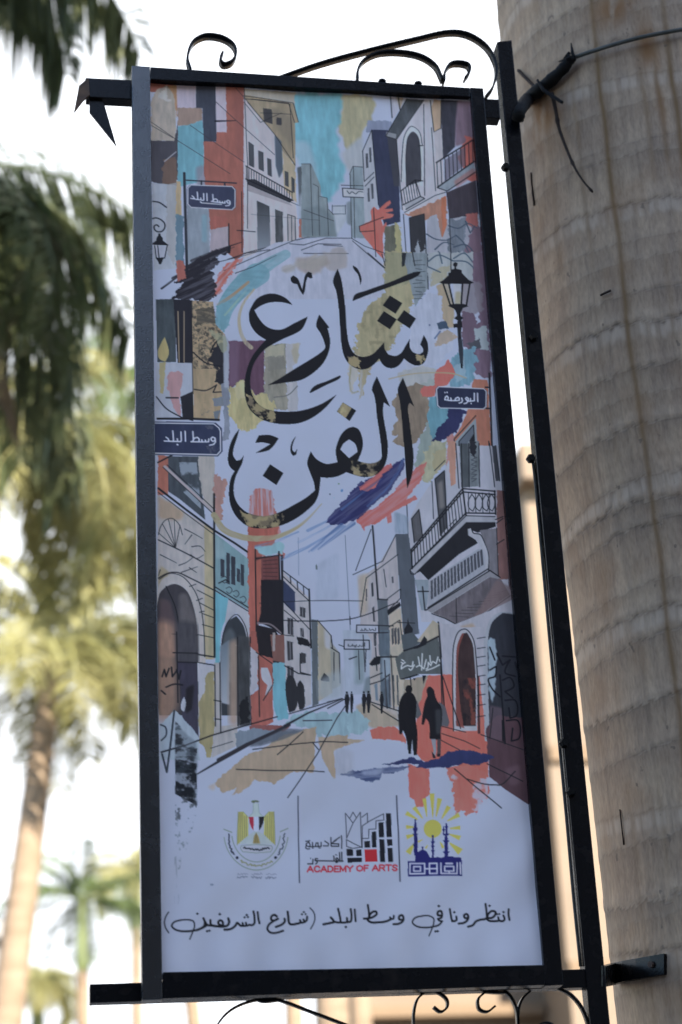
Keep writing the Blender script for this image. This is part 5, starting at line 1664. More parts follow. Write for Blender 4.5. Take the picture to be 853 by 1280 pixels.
    for p in ([(780, 310), (765, 360), (740, 345), (725, 375), (705, 350), (700, 395), (690, 400)], [(790, 370), (740, 395), (690, 412)], [(718, 300), (722, 350)], [(660, 285), (655, 410)], [(690, 330), (672, 400), (640, 375), (615, 385)], [(630, 310), (640, 370)], [(600, 370), (570, 410), (560, 400)], [(590, 345), (580, 380), (545, 375), (500, 400), (505, 370), (530, 350)], [(505, 330), (520, 340)], [(500, 350), (515, 358)], [(790, 330), (795, 345)]):
        line(p, 1.7, (164, 170, 184), o, smooth=True)
    lines([[(785, 65), (830, 730)], [(800, 300), (812, 730)]], 1.6, K, o)
    # little hanging plates
    for q in ([(160, 65), (328, 68), (328, 125), (160, 122)], [(66, 178), (256, 180), (258, 250), (66, 248)]):
        poly(q, (146, 152, 178), o); line(q, 1.3, K, o, closed=True)
    line([(328, 68), (440, 72)], 1.3, K, o); line([(328, 125), (400, 122)], 1.2, K, o)
    for p in ([(305, 88), (305, 106), (290, 106), (285, 98), (262, 106), (258, 92)], [(250, 106), (232, 106), (230, 92)], [(222, 92), (222, 106), (188, 106)], [(200, 95), (202, 106)]):
        line(p, 1, (60, 62, 74), o)
    for p in ([(222, 200), (222, 226)], [(210, 200), (210, 226), (192, 226)], [(185, 218), (178, 230), (168, 230)], [(160, 215), (155, 232), (145, 232)], [(150, 222), (122, 225), (130, 212)], [(115, 226), (95, 225), (98, 212)]):
        line(p, 1.1, (56, 58, 70), o)
    lines([[(210, 140), (225, 420)], [(300, 125), (305, 225)], [(110, 0), (112, 60)], [(175, 260), (182, 480)], [(25, 215), (60, 228)], [(110, 325), (160, 305)]], 1, K, o)
    poly([(228, 250), (236, 250), (228, 425), (220, 425)], (56, 58, 70), o); poly([(296, 130), (312, 130), (306, 228), (298, 222)], (60, 62, 74), o)
    # figures
    for hx, hy, sx in ((85, 590, 1), (122, 588, .7), (215, 588, .9), (250, 585, 1), (350, 590, .8)):
        blob(hx, hy - 10, 9 * sx, K, o)
        poly([(hx - 10 * sx, hy), (hx + 12 * sx, hy), (hx + 22 * sx, hy + 40), (hx + 16 * sx, hy + 80), (hx + 8 * sx, hy + 150), (hx - 6 * sx, hy + 150), (hx - 14 * sx, hy + 70), (hx - 18 * sx, hy + 40)], K, o)
    o = S6
    poly([(355, 58), (372, 80), (388, 130), (374, 146), (358, 140)], (78, 82, 92), o)
    blob(340, 34, 13, (28, 27, 33), o, ry=16)
    poly([(322, 50), (335, 44), (352, 48), (366, 70), (368, 110), (366, 150), (372, 200), (370, 284), (358, 286), (352, 225), (347, 280), (338, 280), (328, 215), (318, 190), (312, 206), (304, 204), (300, 150), (304, 85)], (28, 27, 33), o, smooth=True, corner=60)
    poly([(454, 80), (478, 100), (494, 160), (488, 178), (462, 172)], (82, 82, 94), o)
    blob(419, 38, 11, (30, 27, 33), o, ry=14)
    poly([(408, 34), (420, 24), (434, 36), (440, 60), (448, 80), (462, 100), (466, 150), (460, 200), (462, 225), (440, 226), (418, 222), (415, 160), (404, 145), (396, 170), (388, 168), (392, 130), (402, 80), (410, 60)], (30, 29, 36), o, smooth=True, corner=60)
    poly([(440, 110), (462, 110), (464, 200), (444, 210)], (62, 66, 76), o, soft=2, a=.6)
    poly([(424, 224), (442, 224), (444, 270), (440, 292), (430, 288), (434, 268)], (120, 122, 140), o)
    poly([(448, 224), (462, 224), (460, 290), (448, 288)], (70, 62, 70), o)
    poly([(426, 270), (440, 288), (442, 297), (432, 297)], K, o); poly([(446, 280), (460, 280), (458, 292), (447, 292)], K, o)


def art_low_ground():
    o = G_
    poly([(60, -60), (130, -40), (142, 330), (100, 380), (60, 390)], (146, 114, 100), o, tex=.08, rough=1, soft=6, a=.85)
    poly([(140, -50), (226, -40), (232, 132), (140, 132)], (66, 65, 76), o, tex=.1, soft=4)
    poly([(140, 130), (230, 128), (234, 455), (165, 365), (160, 250)], (56, 54, 74), o, tex=.08)
    poly([(180, 240), (215, 220), (205, 330), (178, 350)], (38, 36, 44), o, soft=2)
    poly([(160, 300), (172, 275), (180, 300), (172, 340), (160, 330)], (150, 156, 180), o, smooth=True)
    for p in ([(78, 190), (88, 160), (95, 190), (108, 155)], [(118, 150), (122, 190), (140, 165)], [(140, 160), (150, 200), (158, 165)], [(95, 235), (130, 222), (165, 225)], [(75, 250), (92, 265)]):
        line(p, 2, K, o, smooth=True)
    lines([[(125, 88), (230, 90)], [(140, 0), (146, 300)], [(145, 128), (232, 130), (300, 140)]], 1.5, K, o)
    poly([(70, 395), (130, 330), (180, 380), (232, 442), (238, 545), (70, 545)], (138, 152, 176), o, rough=1)
    poly([(228, 130), (300, 145), (302, 195), (235, 300)], (152, 154, 174), o)
    poly([(262, 195), (275, 172), (298, 168), (302, 290), (300, 420), (287, 535), (268, 535), (258, 490), (238, 470), (233, 300), (262, 245)], (138, 128, 96), o, rough=1, tex=.08)
    poly([(300, 130), (330, 130), (332, 400), (402, 392), (396, 485), (290, 535), (302, 420)], (148, 146, 156), o, tex=.05)
    poly([(326, 60), (366, 30), (366, 310), (330, 300)], (92, 106, 126), o, soft=1, col2=(140, 146, 166))
    poly([(364, 40), (402, 20), (402, 400), (364, 395)], (146, 124, 114), o, soft=4, a=.85)
    poly([(400, 10), (452, 20), (458, 395), (402, 402)], (60, 62, 70), o, tex=.15, soft=2)
    poly([(410, 290), (448, 270), (452, 380), (412, 390)], (34, 34, 40), o, rough=3)
    lines([[(303, 140), (306, 400)], [(325, 130), (328, 430)], [(400, 20), (402, 400)], [(455, 20), (460, 395)], [(300, 290), (330, 295)], [(303, 370), (330, 372)]], 1.3, K, o)
    poly([(455, -5), (480, -5), (490, 92), (552, 112), (552, 385), (462, 425), (456, 270), (492, 240), (462, 150)], (150, 82, 76), o, rough=.8, tex=.07)
    poly([(455, 60), (488, 92), (486, 232), (456, 270)], (150, 150, 170), o, rough=1)
    poly([(500, 150), (528, 150), (548, 215), (540, 250), (518, 270), (528, 225), (505, 200)], (152, 154, 174), o, smooth=True)
    lines([[(490, 100), (494, 360)], [(510, 290), (550, 225)], [(480, 85), (552, 135)]], 1.2, K, o)
    poly([(540, 10), (600, 10), (602, 130), (552, 120)], (112, 76, 74), o); poly([(550, 0), (562, 0), (560, 80), (550, 80)], (140, 134, 140), o)
    poly([(552, 128), (602, 128), (617, 368), (570, 378), (550, 300)], (94, 150, 176), o, rough=1)
    for q in ([(612, 190), (628, 182), (642, 195), (646, 332), (620, 342)], [(656, 220), (668, 204), (682, 225), (686, 262), (682, 325), (664, 330)]):
        poly(q, (42, 42, 50), o, smooth=True, corner=70)
    lines([[(602, 142), (660, 175), (712, 182)], [(668, 90), (668, 170), (712, 182)]], 1.4, K, o)
    poly([(672, 85), (692, 90), (692, 130), (674, 125)], (56, 56, 64), o)
    poly([(755, 200), (770, 172), (790, 190), (792, 210), (758, 206)], K, o)
    poly([(745, 200), (853, 150), (853, 280), (745, 290)], (134, 144, 160), o, soft=5, a=.7)
    # pavement and road
    poly([(452, 398), (540, 396), (625, 402), (580, 432), (452, 432)], (124, 72, 74), o, rough=1)
    poly([(390, 425), (455, 410), (600, 420), (680, 425), (560, 465), (400, 495)], (104, 116, 138), o, rough=2)
    poly([(600, 385), (640, 355), (700, 340), (870, 345), (870, 442), (740, 442), (700, 405)], (122, 150, 170), o, rough=3, tex=.07)
    poly([(300, 640), (440, 522), (500, 500), (600, 440), (660, 425), (738, 400), (725, 600), (640, 595), (560, 645), (470, 628), (440, 665), (380, 700), (400, 665), (340, 690)], (148, 130, 116), o, rough=1.5, tex=.05)
    poly([(745, 470), (800, 440), (870, 440), (870, 480), (812, 500), (818, 628), (765, 540)], (148, 130, 116), o, rough=1)
    poly([(270, 660), (310, 640), (300, 680)], (156, 148, 150), o, soft=2)
    line([(75, 512), (180, 482), (290, 440), (420, 402), (570, 360)], 2, K, o, w1=1.4)
    line([(285, 495), (380, 465)], .8, K, o)
    line([(228, 605), (330, 545), (440, 480)], 1.4, (40, 40, 50), o, w1=5)
    line([(320, 545), (440, 480), (560, 425), (620, 395)], 5, (46, 44, 54), o, w1=4)
    line([(600, 400), (700, 345), (845, 285)], 3, (40, 40, 48), o, w1=1)
    poly([(440, 490), (600, 410), (690, 415), (600, 455), (500, 485)], (76, 82, 98), o, a=.7, soft=1)
    lines([[(465, 500), (560, 488), (660, 475), (770, 466), (870, 470)], [(395, 585), (560, 590), (680, 590), (770, 595)], [(825, 365), (740, 520), (660, 640), (614, 706)], [(680, 425), (620, 480), (570, 522)], [(680, 377), (803, 375)], [(620, 348), (845, 282)], [(720, 470), (745, 500)], [(870, 300), (825, 365)]], 1.2, K, o)
    # sooty print on the left margin
    poly([(132, 385), (228, 470), (226, 740), (135, 640)], (84, 94, 112), o, rough=2, a=.55, soft=2)
    speckle([(134, 380), (228, 470), (227, 600), (134, 560)], [(46, 54, 66), (40, 42, 52)], o, .47, .05, 90, .9, sx=.6)
    speckle([(134, 540), (226, 560), (227, 740), (134, 690)], [(40, 46, 58), (28, 30, 38)], o, .52, .05, 91, .95, sx=.7)
    speckle([(134, 660), (226, 690), (226, 800), (134, 800)], [(60, 66, 78)], o, .42, .09, 92, .8)
    speckle([(134, 780), (226, 780), (160, 1000), (134, 1030)], [(96, 104, 120)], o, .38, .11, 93, .7)
    speckle([(130, 960), (160, 960), (150, 1160), (130, 1160)], [(110, 116, 136)], o, .42, .05, 94, .5, sx=3, sy=.4)
    line([(130, 335), (115, 470), (98, 598), (78, 520)], 2.2, (44, 50, 64), o)
    line([(72, 395), (92, 405), (95, 440), (75, 462)], 1.8, (44, 50, 64), o, smooth=True)
    blob(290, 1078, 8, (100, 110, 140), o, ry=4)
TITLE, EAGLE, ACAD, MOSQ, CAPT, PLATE = 1, 2, 3, 4, 5, 6
INK = (30, 29, 35)


def art_title():
    def P(pts, o, c=48): poly(pts, INK, o, smooth=True, corner=c, pid=TITLE, tex=.02)
    P([(490, 288), (455, 250), (410, 222), (350, 207), (290, 215), (235, 245), (200, 295), (180, 345), (182, 400), (205, 455), (245, 500), (300, 535), (250, 590), (205, 650), (175, 715), (155, 790), (148, 870), (155, 950), (180, 1020), (225, 1070), (290, 1108), (380, 1130), (460, 1134), (540, 1125), (630, 1088), (720, 1020), (805, 922), (705, 985), (625, 1018), (535, 1040), (440, 1045), (360, 1040), (290, 1022), (240, 985), (205, 930), (190, 860), (190, 800), (205, 730), (235, 670), (290, 605), (345, 570), (420, 530), (555, 460), (597, 370), (500, 418), (410, 462), (350, 460), (300, 438), (255, 390), (218, 325), (270, 290), (330, 270), (400, 267), (450, 275)], K1)
    P([(476, 95), (495, 78), (525, 98), (545, 140), (558, 178), (568, 130), (580, 75), (602, 50), (625, 60), (632, 95), (615, 97), (597, 88), (586, 120), (576, 190), (565, 216), (545, 188), (522, 138), (495, 134), (478, 115)], K1)
    P([(680, 355), (752, 448), (738, 452), (755, 520), (756, 575), (740, 640), (700, 710), (630, 775), (550, 820), (430, 840), (312, 858), (400, 808), (500, 745), (620, 672), (690, 625), (722, 590), (715, 550), (690, 490), (658, 435)], K1)
    P([(610, 908), (640, 867), (740, 826), (828, 787), (834, 797), (820, 812), (730, 855), (620, 912)], K1)
    P([(95, 118), (128, 30), (150, 90), (167, 180), (185, 330), (195, 480), (215, 580), (255, 640), (310, 655), (370, 640), (420, 595), (458, 553), (465, 605), (490, 640), (540, 650), (580, 628), (610, 580), (642, 528), (642, 590), (665, 625), (710, 640), (735, 622), (735, 600), (715, 570), (740, 503), (765, 550), (772, 600), (760, 660), (735, 705), (690, 720), (640, 700), (600, 668), (570, 710), (530, 735), (480, 732), (445, 705), (425, 668), (380, 715), (330, 742), (270, 740), (210, 705), (175, 650), (155, 560), (145, 430), (135, 300), (118, 190)], K2)
    P([(234, 260), (250, 215), (330, 185), (500, 125), (700, 51), (719, 53), (702, 78), (560, 137), (340, 217)], K2)
    for q in ([(500, 220), (588, 275), (540, 350), (448, 290)], [(457, 331), (548, 390), (500, 461), (408, 400)], [(600, 324), (685, 385), (640, 455), (550, 395)]):
        P(q, K2)
    P([(235, 6), (265, 25), (290, 70), (298, 110), (290, 146), (284, 110), (272, 70), (240, 28)], K2)
    # second line
    P([(593, 66), (673, 272), (642, 245), (632, 258), (640, 380), (660, 540), (668, 640), (656, 760), (624, 852), (616, 780), (610, 680), (598, 520), (582, 330), (570, 230), (555, 150)], K4)
    P([(408, 56), (501, 271), (457, 240), (450, 300), (460, 380), (478, 480), (485, 560), (478, 640), (450, 710), (400, 755), (320, 772), (250, 757), (190, 736), (130, 765), (60, 776), (-10, 770), (-10, 668), (60, 678), (128, 665), (118, 620), (115, 580), (130, 520), (160, 460), (200, 425), (240, 415), (275, 430), (300, 480), (308, 540), (295, 600), (270, 655), (330, 673), (400, 668), (438, 640), (440, 580), (425, 450), (408, 340), (398, 240), (385, 180), (372, 150)], K4)
    poly([(210, 503), (255, 537), (270, 592), (210, 637), (147, 575), (168, 535)], WHITE * 255, K4, smooth=True, tex=0)
    IDMfix([(210, 503), (255, 537), (270, 592), (210, 637), (147, 575), (168, 535)], K4)
    P([(690, 600), (685, 650), (675, 720), (650, 780), (590, 840), (520, 892), (430, 937), (330, 963), (240, 966), (170, 950), (100, 895), (55, 820), (38, 740), (42, 650), (55, 600), (78, 560), (45, 530), (31, 490), (33, 430), (50, 360), (80, 300), (112, 258), (92, 330), (70, 400), (68, 450), (90, 485), (116, 480), (142, 448), (130, 505), (105, 555), (85, 600), (70, 680), (76, 740), (105, 800), (160, 850), (220, 872), (300, 880), (400, 850), (500, 798), (590, 745), (650, 695), (642, 640), (612, 560), (594, 500), (620, 418), (650, 462), (690, 492), (750, 510), (815, 494), (815, 560), (720, 604)], K3)
    P([(165, 240), (260, 298), (213, 372), (123, 305)], K4)
    P([(512 - 182, 510), (425, 572), (375, 658), (277, 592)], K3)
    P([(250, 305), (330, 302), (391, 325), (345, 390), (320, 410), (226, 430), (290, 392), (332, 366), (280, 355), (224, 358)], K3)
    P([(516, 308), (492, 368), (490, 408), (505, 425), (524, 400), (516, 440), (495, 450), (480, 430), (475, 395), (488, 345)], K3)
    # gold leaf showing through the ink
    G1, G2 = (142, 128, 96), (112, 100, 84)
    def gold(q, o, s, d=.5, sc=.05): speck_id(q, [G2, G1], o, d, sc, s)
    poly([(125, 305), (165, 241), (228, 280), (185, 352)], (132, 118, 90), K4, tex=.1)
    poly([(150, 300), (170, 270), (200, 290), (180, 325)], (148, 138, 104), K4, rough=3)
    gold([(165, 920), (300, 985), (370, 1040), (360, 1125), (240, 1070), (170, 1000)], K1, 11, .56)
    gold([(195, 650), (285, 650), (290, 725), (200, 720)], K2, 12, .6)
    gold([(680, 640), (745, 640), (735, 710), (690, 715)], K2, 13, .6)
    gold([(225, 650), (450, 640), (440, 740), (350, 775), (235, 755)], K4, 14, .55)
    gold([(110, 850), (200, 870), (420, 850), (410, 950), (300, 970), (190, 960)], K3, 15, .55)


def IDMfix(pts, o):
    r = mask_poly(hermite(S(pts, *o)))
    M, x0, y0, x1, y1 = r
    IDM[y0:y1, x0:x1][M] = 0


def speck_id(pts, cols, o, dens, scale, seed):
    r = mask_poly(S(pts, *o), 3 * PXS, seed)
    M, x0, y0, x1, y1 = r
    inside = blur1((IDM[y0:y1, x0:x1] == TITLE).astype(np.float32), 1)
    X = np.arange(x0, x1)[None, :] * 1.0
    Y = np.arange(y0, y1)[:, None] * 1.0
    for i, c in enumerate(cols):
        t = fbm(X * scale + 0 * Y, Y * scale + 0 * X, seed + 13 * i, 5)
        A = M * inside * np.clip((t - (1 - dens)) * 7, 0, .9)
        lay(A.astype(np.float32), (x0, y0, x1, y1), c, None, 0, 0, 0, seed)


def art_emblems():
    # ---- dividers
    lines([[(836, 40), (849, 880)]], 1.3, (50, 52, 74), M1)
    lines([[(48, 110), (65, 520), (82, 940)]], 1.5, (50, 52, 74), M3)
    # ---- eagle
    o = M1
    G, GL = (92, 100, 92), (158, 160, 92)
    k = dict(o=o, pid=EAGLE)
    poly([(405, 105), (452, 105), (458, 200), (500, 235), (430, 250), (365, 235), (402, 200)], (152, 166, 176), tex=.03, **k)
    poly([(382, 88), (400, 78), (440, 78), (462, 90), (440, 98), (428, 92), (412, 104), (390, 98)], (84, 96, 72), smooth=True, tex=0, **k)
    line([(405, 110), (398, 200), (365, 235)], .6, (120, 140, 140), **k); line([(452, 110), (460, 200), (498, 235)], .6, (120, 140, 140), **k)
    for sg in (1, -1):
        def mx(p): return [(430 + sg * (x - 430), y) for x, y in p]
        poly(mx([(258, 190), (305, 188), (330, 215), (352, 240), (356, 420), (300, 465), (246, 512), (250, 350)]), GL, tex=.05, **k)
        for x0, x1 in ((268, 262), (283, 280), (298, 298), (318, 318), (336, 336)):
            line(mx([(x0, 195 if x0 < 310 else 230), (x1, 495 - (x1 - 262) * .9)]), .8, (124, 112, 72), **k)
        line(mx([(258, 190), (250, 350), (246, 512)]), .7, (110, 112, 80), **k)
        line(mx([(305, 188), (355, 240)]), .6, (120, 128, 110), **k)
    poly([(360, 238), (406, 238), (406, 372), (385, 345), (368, 295)], (158, 38, 60), tex=0, **k)
    poly([(406, 238), (458, 238), (458, 372), (432, 385), (406, 372)], (170, 174, 200), tex=0, **k)
    poly([(458, 238), (510, 238), (498, 300), (478, 345), (458, 372)], (36, 34, 42), tex=0, **k)
    poly([(355, 420), (410, 385), (455, 385), (515, 420), (600, 505), (260, 505)], (150, 162, 176), tex=.04, **k)
    poly([(430, 392), (452, 430), (468, 498), (398, 498), (408, 430)], (138, 122, 74), tex=.06, **k)
    for x in (415, 430, 446): line([(430, 400), (x, 496)], .5, (104, 92, 66), **k)
    rr = [(285, 520), (430, 508), (580, 520), (590, 545), (572, 578), (430, 592), (300, 580), (278, 548)]
    poly(rr, (152, 158, 184), smooth=True, tex=0, **k); line(rr, .7, (110, 124, 122), smooth=False, closed=True, **k)
    rs = np.random.RandomState(2)
    def scrib(pts, w, col, n):
        pts = np.array(pts, float)
        cum = np.linspace(0, len(pts) - 1, n)
        out = []
        for i, t in enumerate(cum):
            j = min(int(t), len(pts) - 2)
            p = pts[j] + (pts[j + 1] - pts[j]) * (t - j)
            d = pts[j + 1] - pts[j]
            nn = np.array([-d[1], d[0]]) / np.linalg.norm(d)
            out.append(p + nn * rs.uniform(-1, 1) * 11)
        line(out, w, col, **k)
    scrib([(308, 545), (430, 562), (558, 546)], 1.5, (34, 36, 48), 26)
    th = np.linspace(math.radians(172), math.radians(8), 30)
    arc = lambda r, ry, c=(430, 385): [(c[0] + r * math.cos(t), c[1] + ry * math.sin(t)) for t in th]
    line(arc(312, 370), .9, (108, 122, 112), **k)
    line(arc(236, 292), .9, (108, 122, 112), **k)
    line([(118, 358), (195, 388)], .9, (100, 112, 92), **k); line([(740, 350), (664, 384)], .9, (100, 112, 92), **k)
    scrib([(160, 405), (168, 500), (190, 560), (216, 605)], 1.5, (40, 42, 60), 20)
    scrib([(708, 400), (695, 500), (672, 560), (645, 605)], 1.4, (60, 66, 84), 20)
    scrib([(278, 668), (350, 702), (430, 716), (510, 702), (588, 668)], 1.2, (120, 122, 84), 34)
    blob(245, 638, 14, (30, 32, 52), o, EAGLE); blob(620, 633, 14, (30, 32, 52), o, EAGLE)
    for a, b in ((250, 350), (388, 490), (528, 628)):
        scrib([(a, 797), (b, 790)], .7, (118, 122, 152), 16)
        scrib([(a - 4, 830), (b - 4, 826)], 1.0, (104, 108, 138), 18)
    # ---- academy
    o = M2
    k = dict(o=o, pid=ACAD)
    N = (30, 30, 40)
    for q in ([(388, 372), (425, 372), (438, 378), (438, 424), (392, 424)], [(462, 378), (502, 372), (504, 424), (462, 424)], [(394, 436), (504, 436), (504, 472), (396, 474)], [(524, 312), (566, 308), (566, 360), (526, 360)], [(580, 240), (612, 236), (616, 360), (582, 360)], [(632, 170), (670, 166), (673, 282), (634, 282)], [(688, 98), (725, 98), (732, 282), (692, 282)], [(636, 298), (674, 298), (680, 472), (642, 472)], [(694, 298), (733, 298), (735, 348), (698, 350)], [(697, 366), (735, 366), (740, 470), (702, 472)]):
        poly(q, N, tex=0, **k)
    poly([(524, 376), (618, 374), (623, 470), (528, 472)], (172, 34, 44), tex=0, **k)
    for p in ([(388, 290), (378, 100), (436, 175)], [(412, 138), (436, 92), (460, 132)], [(388, 290), (436, 175), (492, 92), (504, 360)], [(504, 130), (546, 98), (548, 170)], [(508, 195), (560, 160), (670, 102), (672, 150), (612, 156), (612, 218), (558, 220), (556, 290), (508, 290)], [(386, 300), (440, 328), (500, 356), (436, 366), (388, 352), (386, 300)], [(508, 195), (508, 360)]):
        line(p, .85, (40, 40, 52), **k)
    # arabic words
    w = 1.35
    Q5 = ((375, 1040), 13.12)
    for p in ([(684, 70), (690, 150), (690, 265)], [(600, 130), (520, 190), (640, 195), (640, 232), (520, 232)], [(655, 85), (560, 150)], [(510, 90), (515, 232)], [(410, 150), (470, 190), (465, 228), (385, 228)], [(350, 170), (352, 235), (300, 240)], [(300, 240), (255, 238), (268, 180), (300, 178), (302, 238), (160, 242)], [(210, 170), (212, 240)], [(155, 240), (105, 222), (108, 190), (150, 160), (168, 200), (165, 242)], [(108, 190), (100, 262), (130, 280), (160, 274)], [(100, 150), (165, 140)]):
        line(p, 1.25, N, Q5, pid=ACAD)
    for x, y in ((315, 262), (335, 262), (205, 262), (222, 262), (682, 60)): blob(x, y, 9, N, Q5, ACAD)
    for p in ([(690, 330), (692, 472), (712, 472)], [(655, 335), (660, 472)], [(700, 474), (270, 474)], [(620, 474), (590, 440), (612, 420), (635, 445), (620, 490), (598, 498), (590, 474)], [(562, 400), (565, 470)], [(290, 440), (255, 440), (250, 468), (285, 474), (285, 500), (262, 524)], [(215, 450), (212, 524), (130, 524)]):
        line(p, 1.35, N, Q5, pid=ACAD)
    for x, y in ((612, 376), (592, 372), (555, 390), (175, 432)): blob(x, y, 9, N, Q5, ACAD)
    # latin line
    F = {'A': [[(0, 1), (.5, 0), (1, 1)], [(.2, .65), (.8, .65)]], 'C': [[(.95, .25), (.75, .03), (.35, 0), (.05, .3), (.05, .7), (.35, 1), (.75, .97), (.95, .75)]], 'D': [[(.05, 0), (.05, 1), (.55, 1), (.92, .75), (.92, .25), (.55, 0), (.05, 0)]], 'E': [[(.9, 0), (.08, 0), (.08, 1), (.95, 1)], [(.08, .48), (.82, .48)]], 'M': [[(.02, 1), (.02, 0), (.5, .85), (.98, 0), (.98, 1)]], 'Y': [[(0, 0), (.5, .5), (1, 0)], [(.5, .5), (.5, 1)]], 'O': [[(.5, 0), (.1, .2), (.03, .5), (.1, .8), (.5, 1), (.9, .8), (.97, .5), (.9, .2), (.5, 0)]], 'F': [[(.95, 0), (.1, 0), (.1, 1)], [(.1, .5), (.8, .5)]], 'R': [[(.05, 1), (.05, 0), (.65, 0), (.9, .15), (.9, .38), (.65, .53), (.05, .53)], [(.55, .53), (.95, 1)]], 'T': [[(0, 0), (1, 0)], [(.5, 0), (.5, 1)]], 'S': [[(.92, .2), (.7, .02), (.3, .02), (.08, .22), (.3, .45), (.7, .55), (.93, .77), (.7, .98), (.3, .98), (.06, .78)]]}
    x = 88
    for ch, wd, gap in (('A', 44, 9), ('C', 42, 9), ('A', 44, 9), ('D', 40, 9), ('E', 36, 9), ('M', 44, 9), ('Y', 44, 28), ('O', 46, 9), ('F', 34, 30), ('A', 44, 9), ('R', 42, 7), ('T', 42, 8), ('S', 40, 0)):
        for p in F[ch]:
            y0 = 505 - (x - 88) * .012
            line([(x + u * wd, y0 + v * 42 - (x - 88) * .004) for u, v in p], 1.75, (176, 42, 58), **k)
        x += wd + gap
    # ---- sun and minarets
    o = M3
    k = dict(o=o, pid=MOSQ)
    YE, BL = (168, 160, 66), (34, 34, 108)
    cx, cy = 398, 432
    for (ax, ay, bx, by, wa, wb) in ((390, 92, 398, 320, 24, 5), (315, 140, 340, 320, 20, 4), (465, 140, 430, 315, 24, 5), (555, 215, 485, 335, 24, 5), (215, 225, 300, 335, 22, 5), (140, 280, 250, 345, 22, 5), (655, 295, 540, 355, 22, 5), (665, 422, 565, 428, 20, 6), (138, 418, 210, 418, 20, 8), (142, 515, 210, 495, 22, 8), (662, 525, 560, 485, 24, 6), (665, 660, 560, 570, 36, 6), (158, 670, 215, 580, 28, 8), (255, 560, 300, 535, 10, 4), (330, 620, 350, 590, 10, 4), (498, 620, 470, 560, 12, 4), (500, 610, 480, 570, 10, 4)):
        d = np.array([bx - ax, by - ay], float)
        d /= np.linalg.norm(d)
        nn = np.array([-d[1], d[0]])
        a, b = np.array([ax, ay]), np.array([bx, by])
        poly([a + nn * wa, a - nn * wa, b - nn * wb, b + nn * wb], YE, tex=.02, **k)
    blob(cx, cy, 88, YE, o, MOSQ)
    poly([(228, 745), (232, 660), (262, 652), (300, 630), (340, 650), (362, 690), (372, 712), (450, 708), (480, 716), (520, 702), (580, 700), (605, 712), (670, 714), (678, 750)], BL, tex=0, **k)
    def minaret(x, y0, y1, w, nodes):
        poly([(x - w * .12, y0), (x + w * .12, y0), (x + w * .45, y0 + (y1 - y0) * .2), (x + w * .45, y1), (x - w * .45, y1), (x - w * .45, y0 + (y1 - y0) * .2)], BL, tex=0, **k)
        for ny, nw in nodes:
            poly([(x - nw, ny - 6), (x + nw, ny - 6), (x + nw * .5, ny + 14), (x - nw * .5, ny + 14)], BL, tex=0, **k)
    minaret(228, 345, 660, 28, ((430, 26), (445, 26), (490, 26), (590, 26))); blob(228, 350, 9, BL, o, MOSQ)
    minaret(236, 480, 690, 34, ())
    minaret(400, 495, 712, 20, ((560, 20), (600, 18), (645, 18))); blob(400, 502, 11, BL, o, MOSQ)
    minaret(532, 380, 490, 20, ((415, 16),)); minaret(505, 405, 480, 12, ((440, 14),))
    minaret(528, 480, 712, 36, ((485, 36), (550, 34), (660, 36))); blob(530, 384, 8, BL, o, MOSQ)
    minaret(300, 605, 640, 9, ((610, 12),))
    poly([(155, 745), (676, 742), (684, 890), (160, 893)], BL, tex=0, **k)
    WW = (158, 164, 196)
    for p in ([(178, 768), (178, 868), (320, 868), (320, 768), (178, 768)], [(215, 798), (280, 798), (280, 842), (215, 842), (215, 798)], [(320, 820), (440, 820)], [(366, 768), (366, 868), (438, 868), (438, 768), (366, 768)], [(476, 768), (476, 868), (632, 868), (634, 766)], [(512, 800), (600, 800), (600, 845), (512, 845), (512, 800)], [(555, 845), (555, 868)], [(662, 764), (668, 870)]):
        line(p, 1.9, WW, **k)
    line([(525, 772), (585, 772)], 2.2, WW, **k)


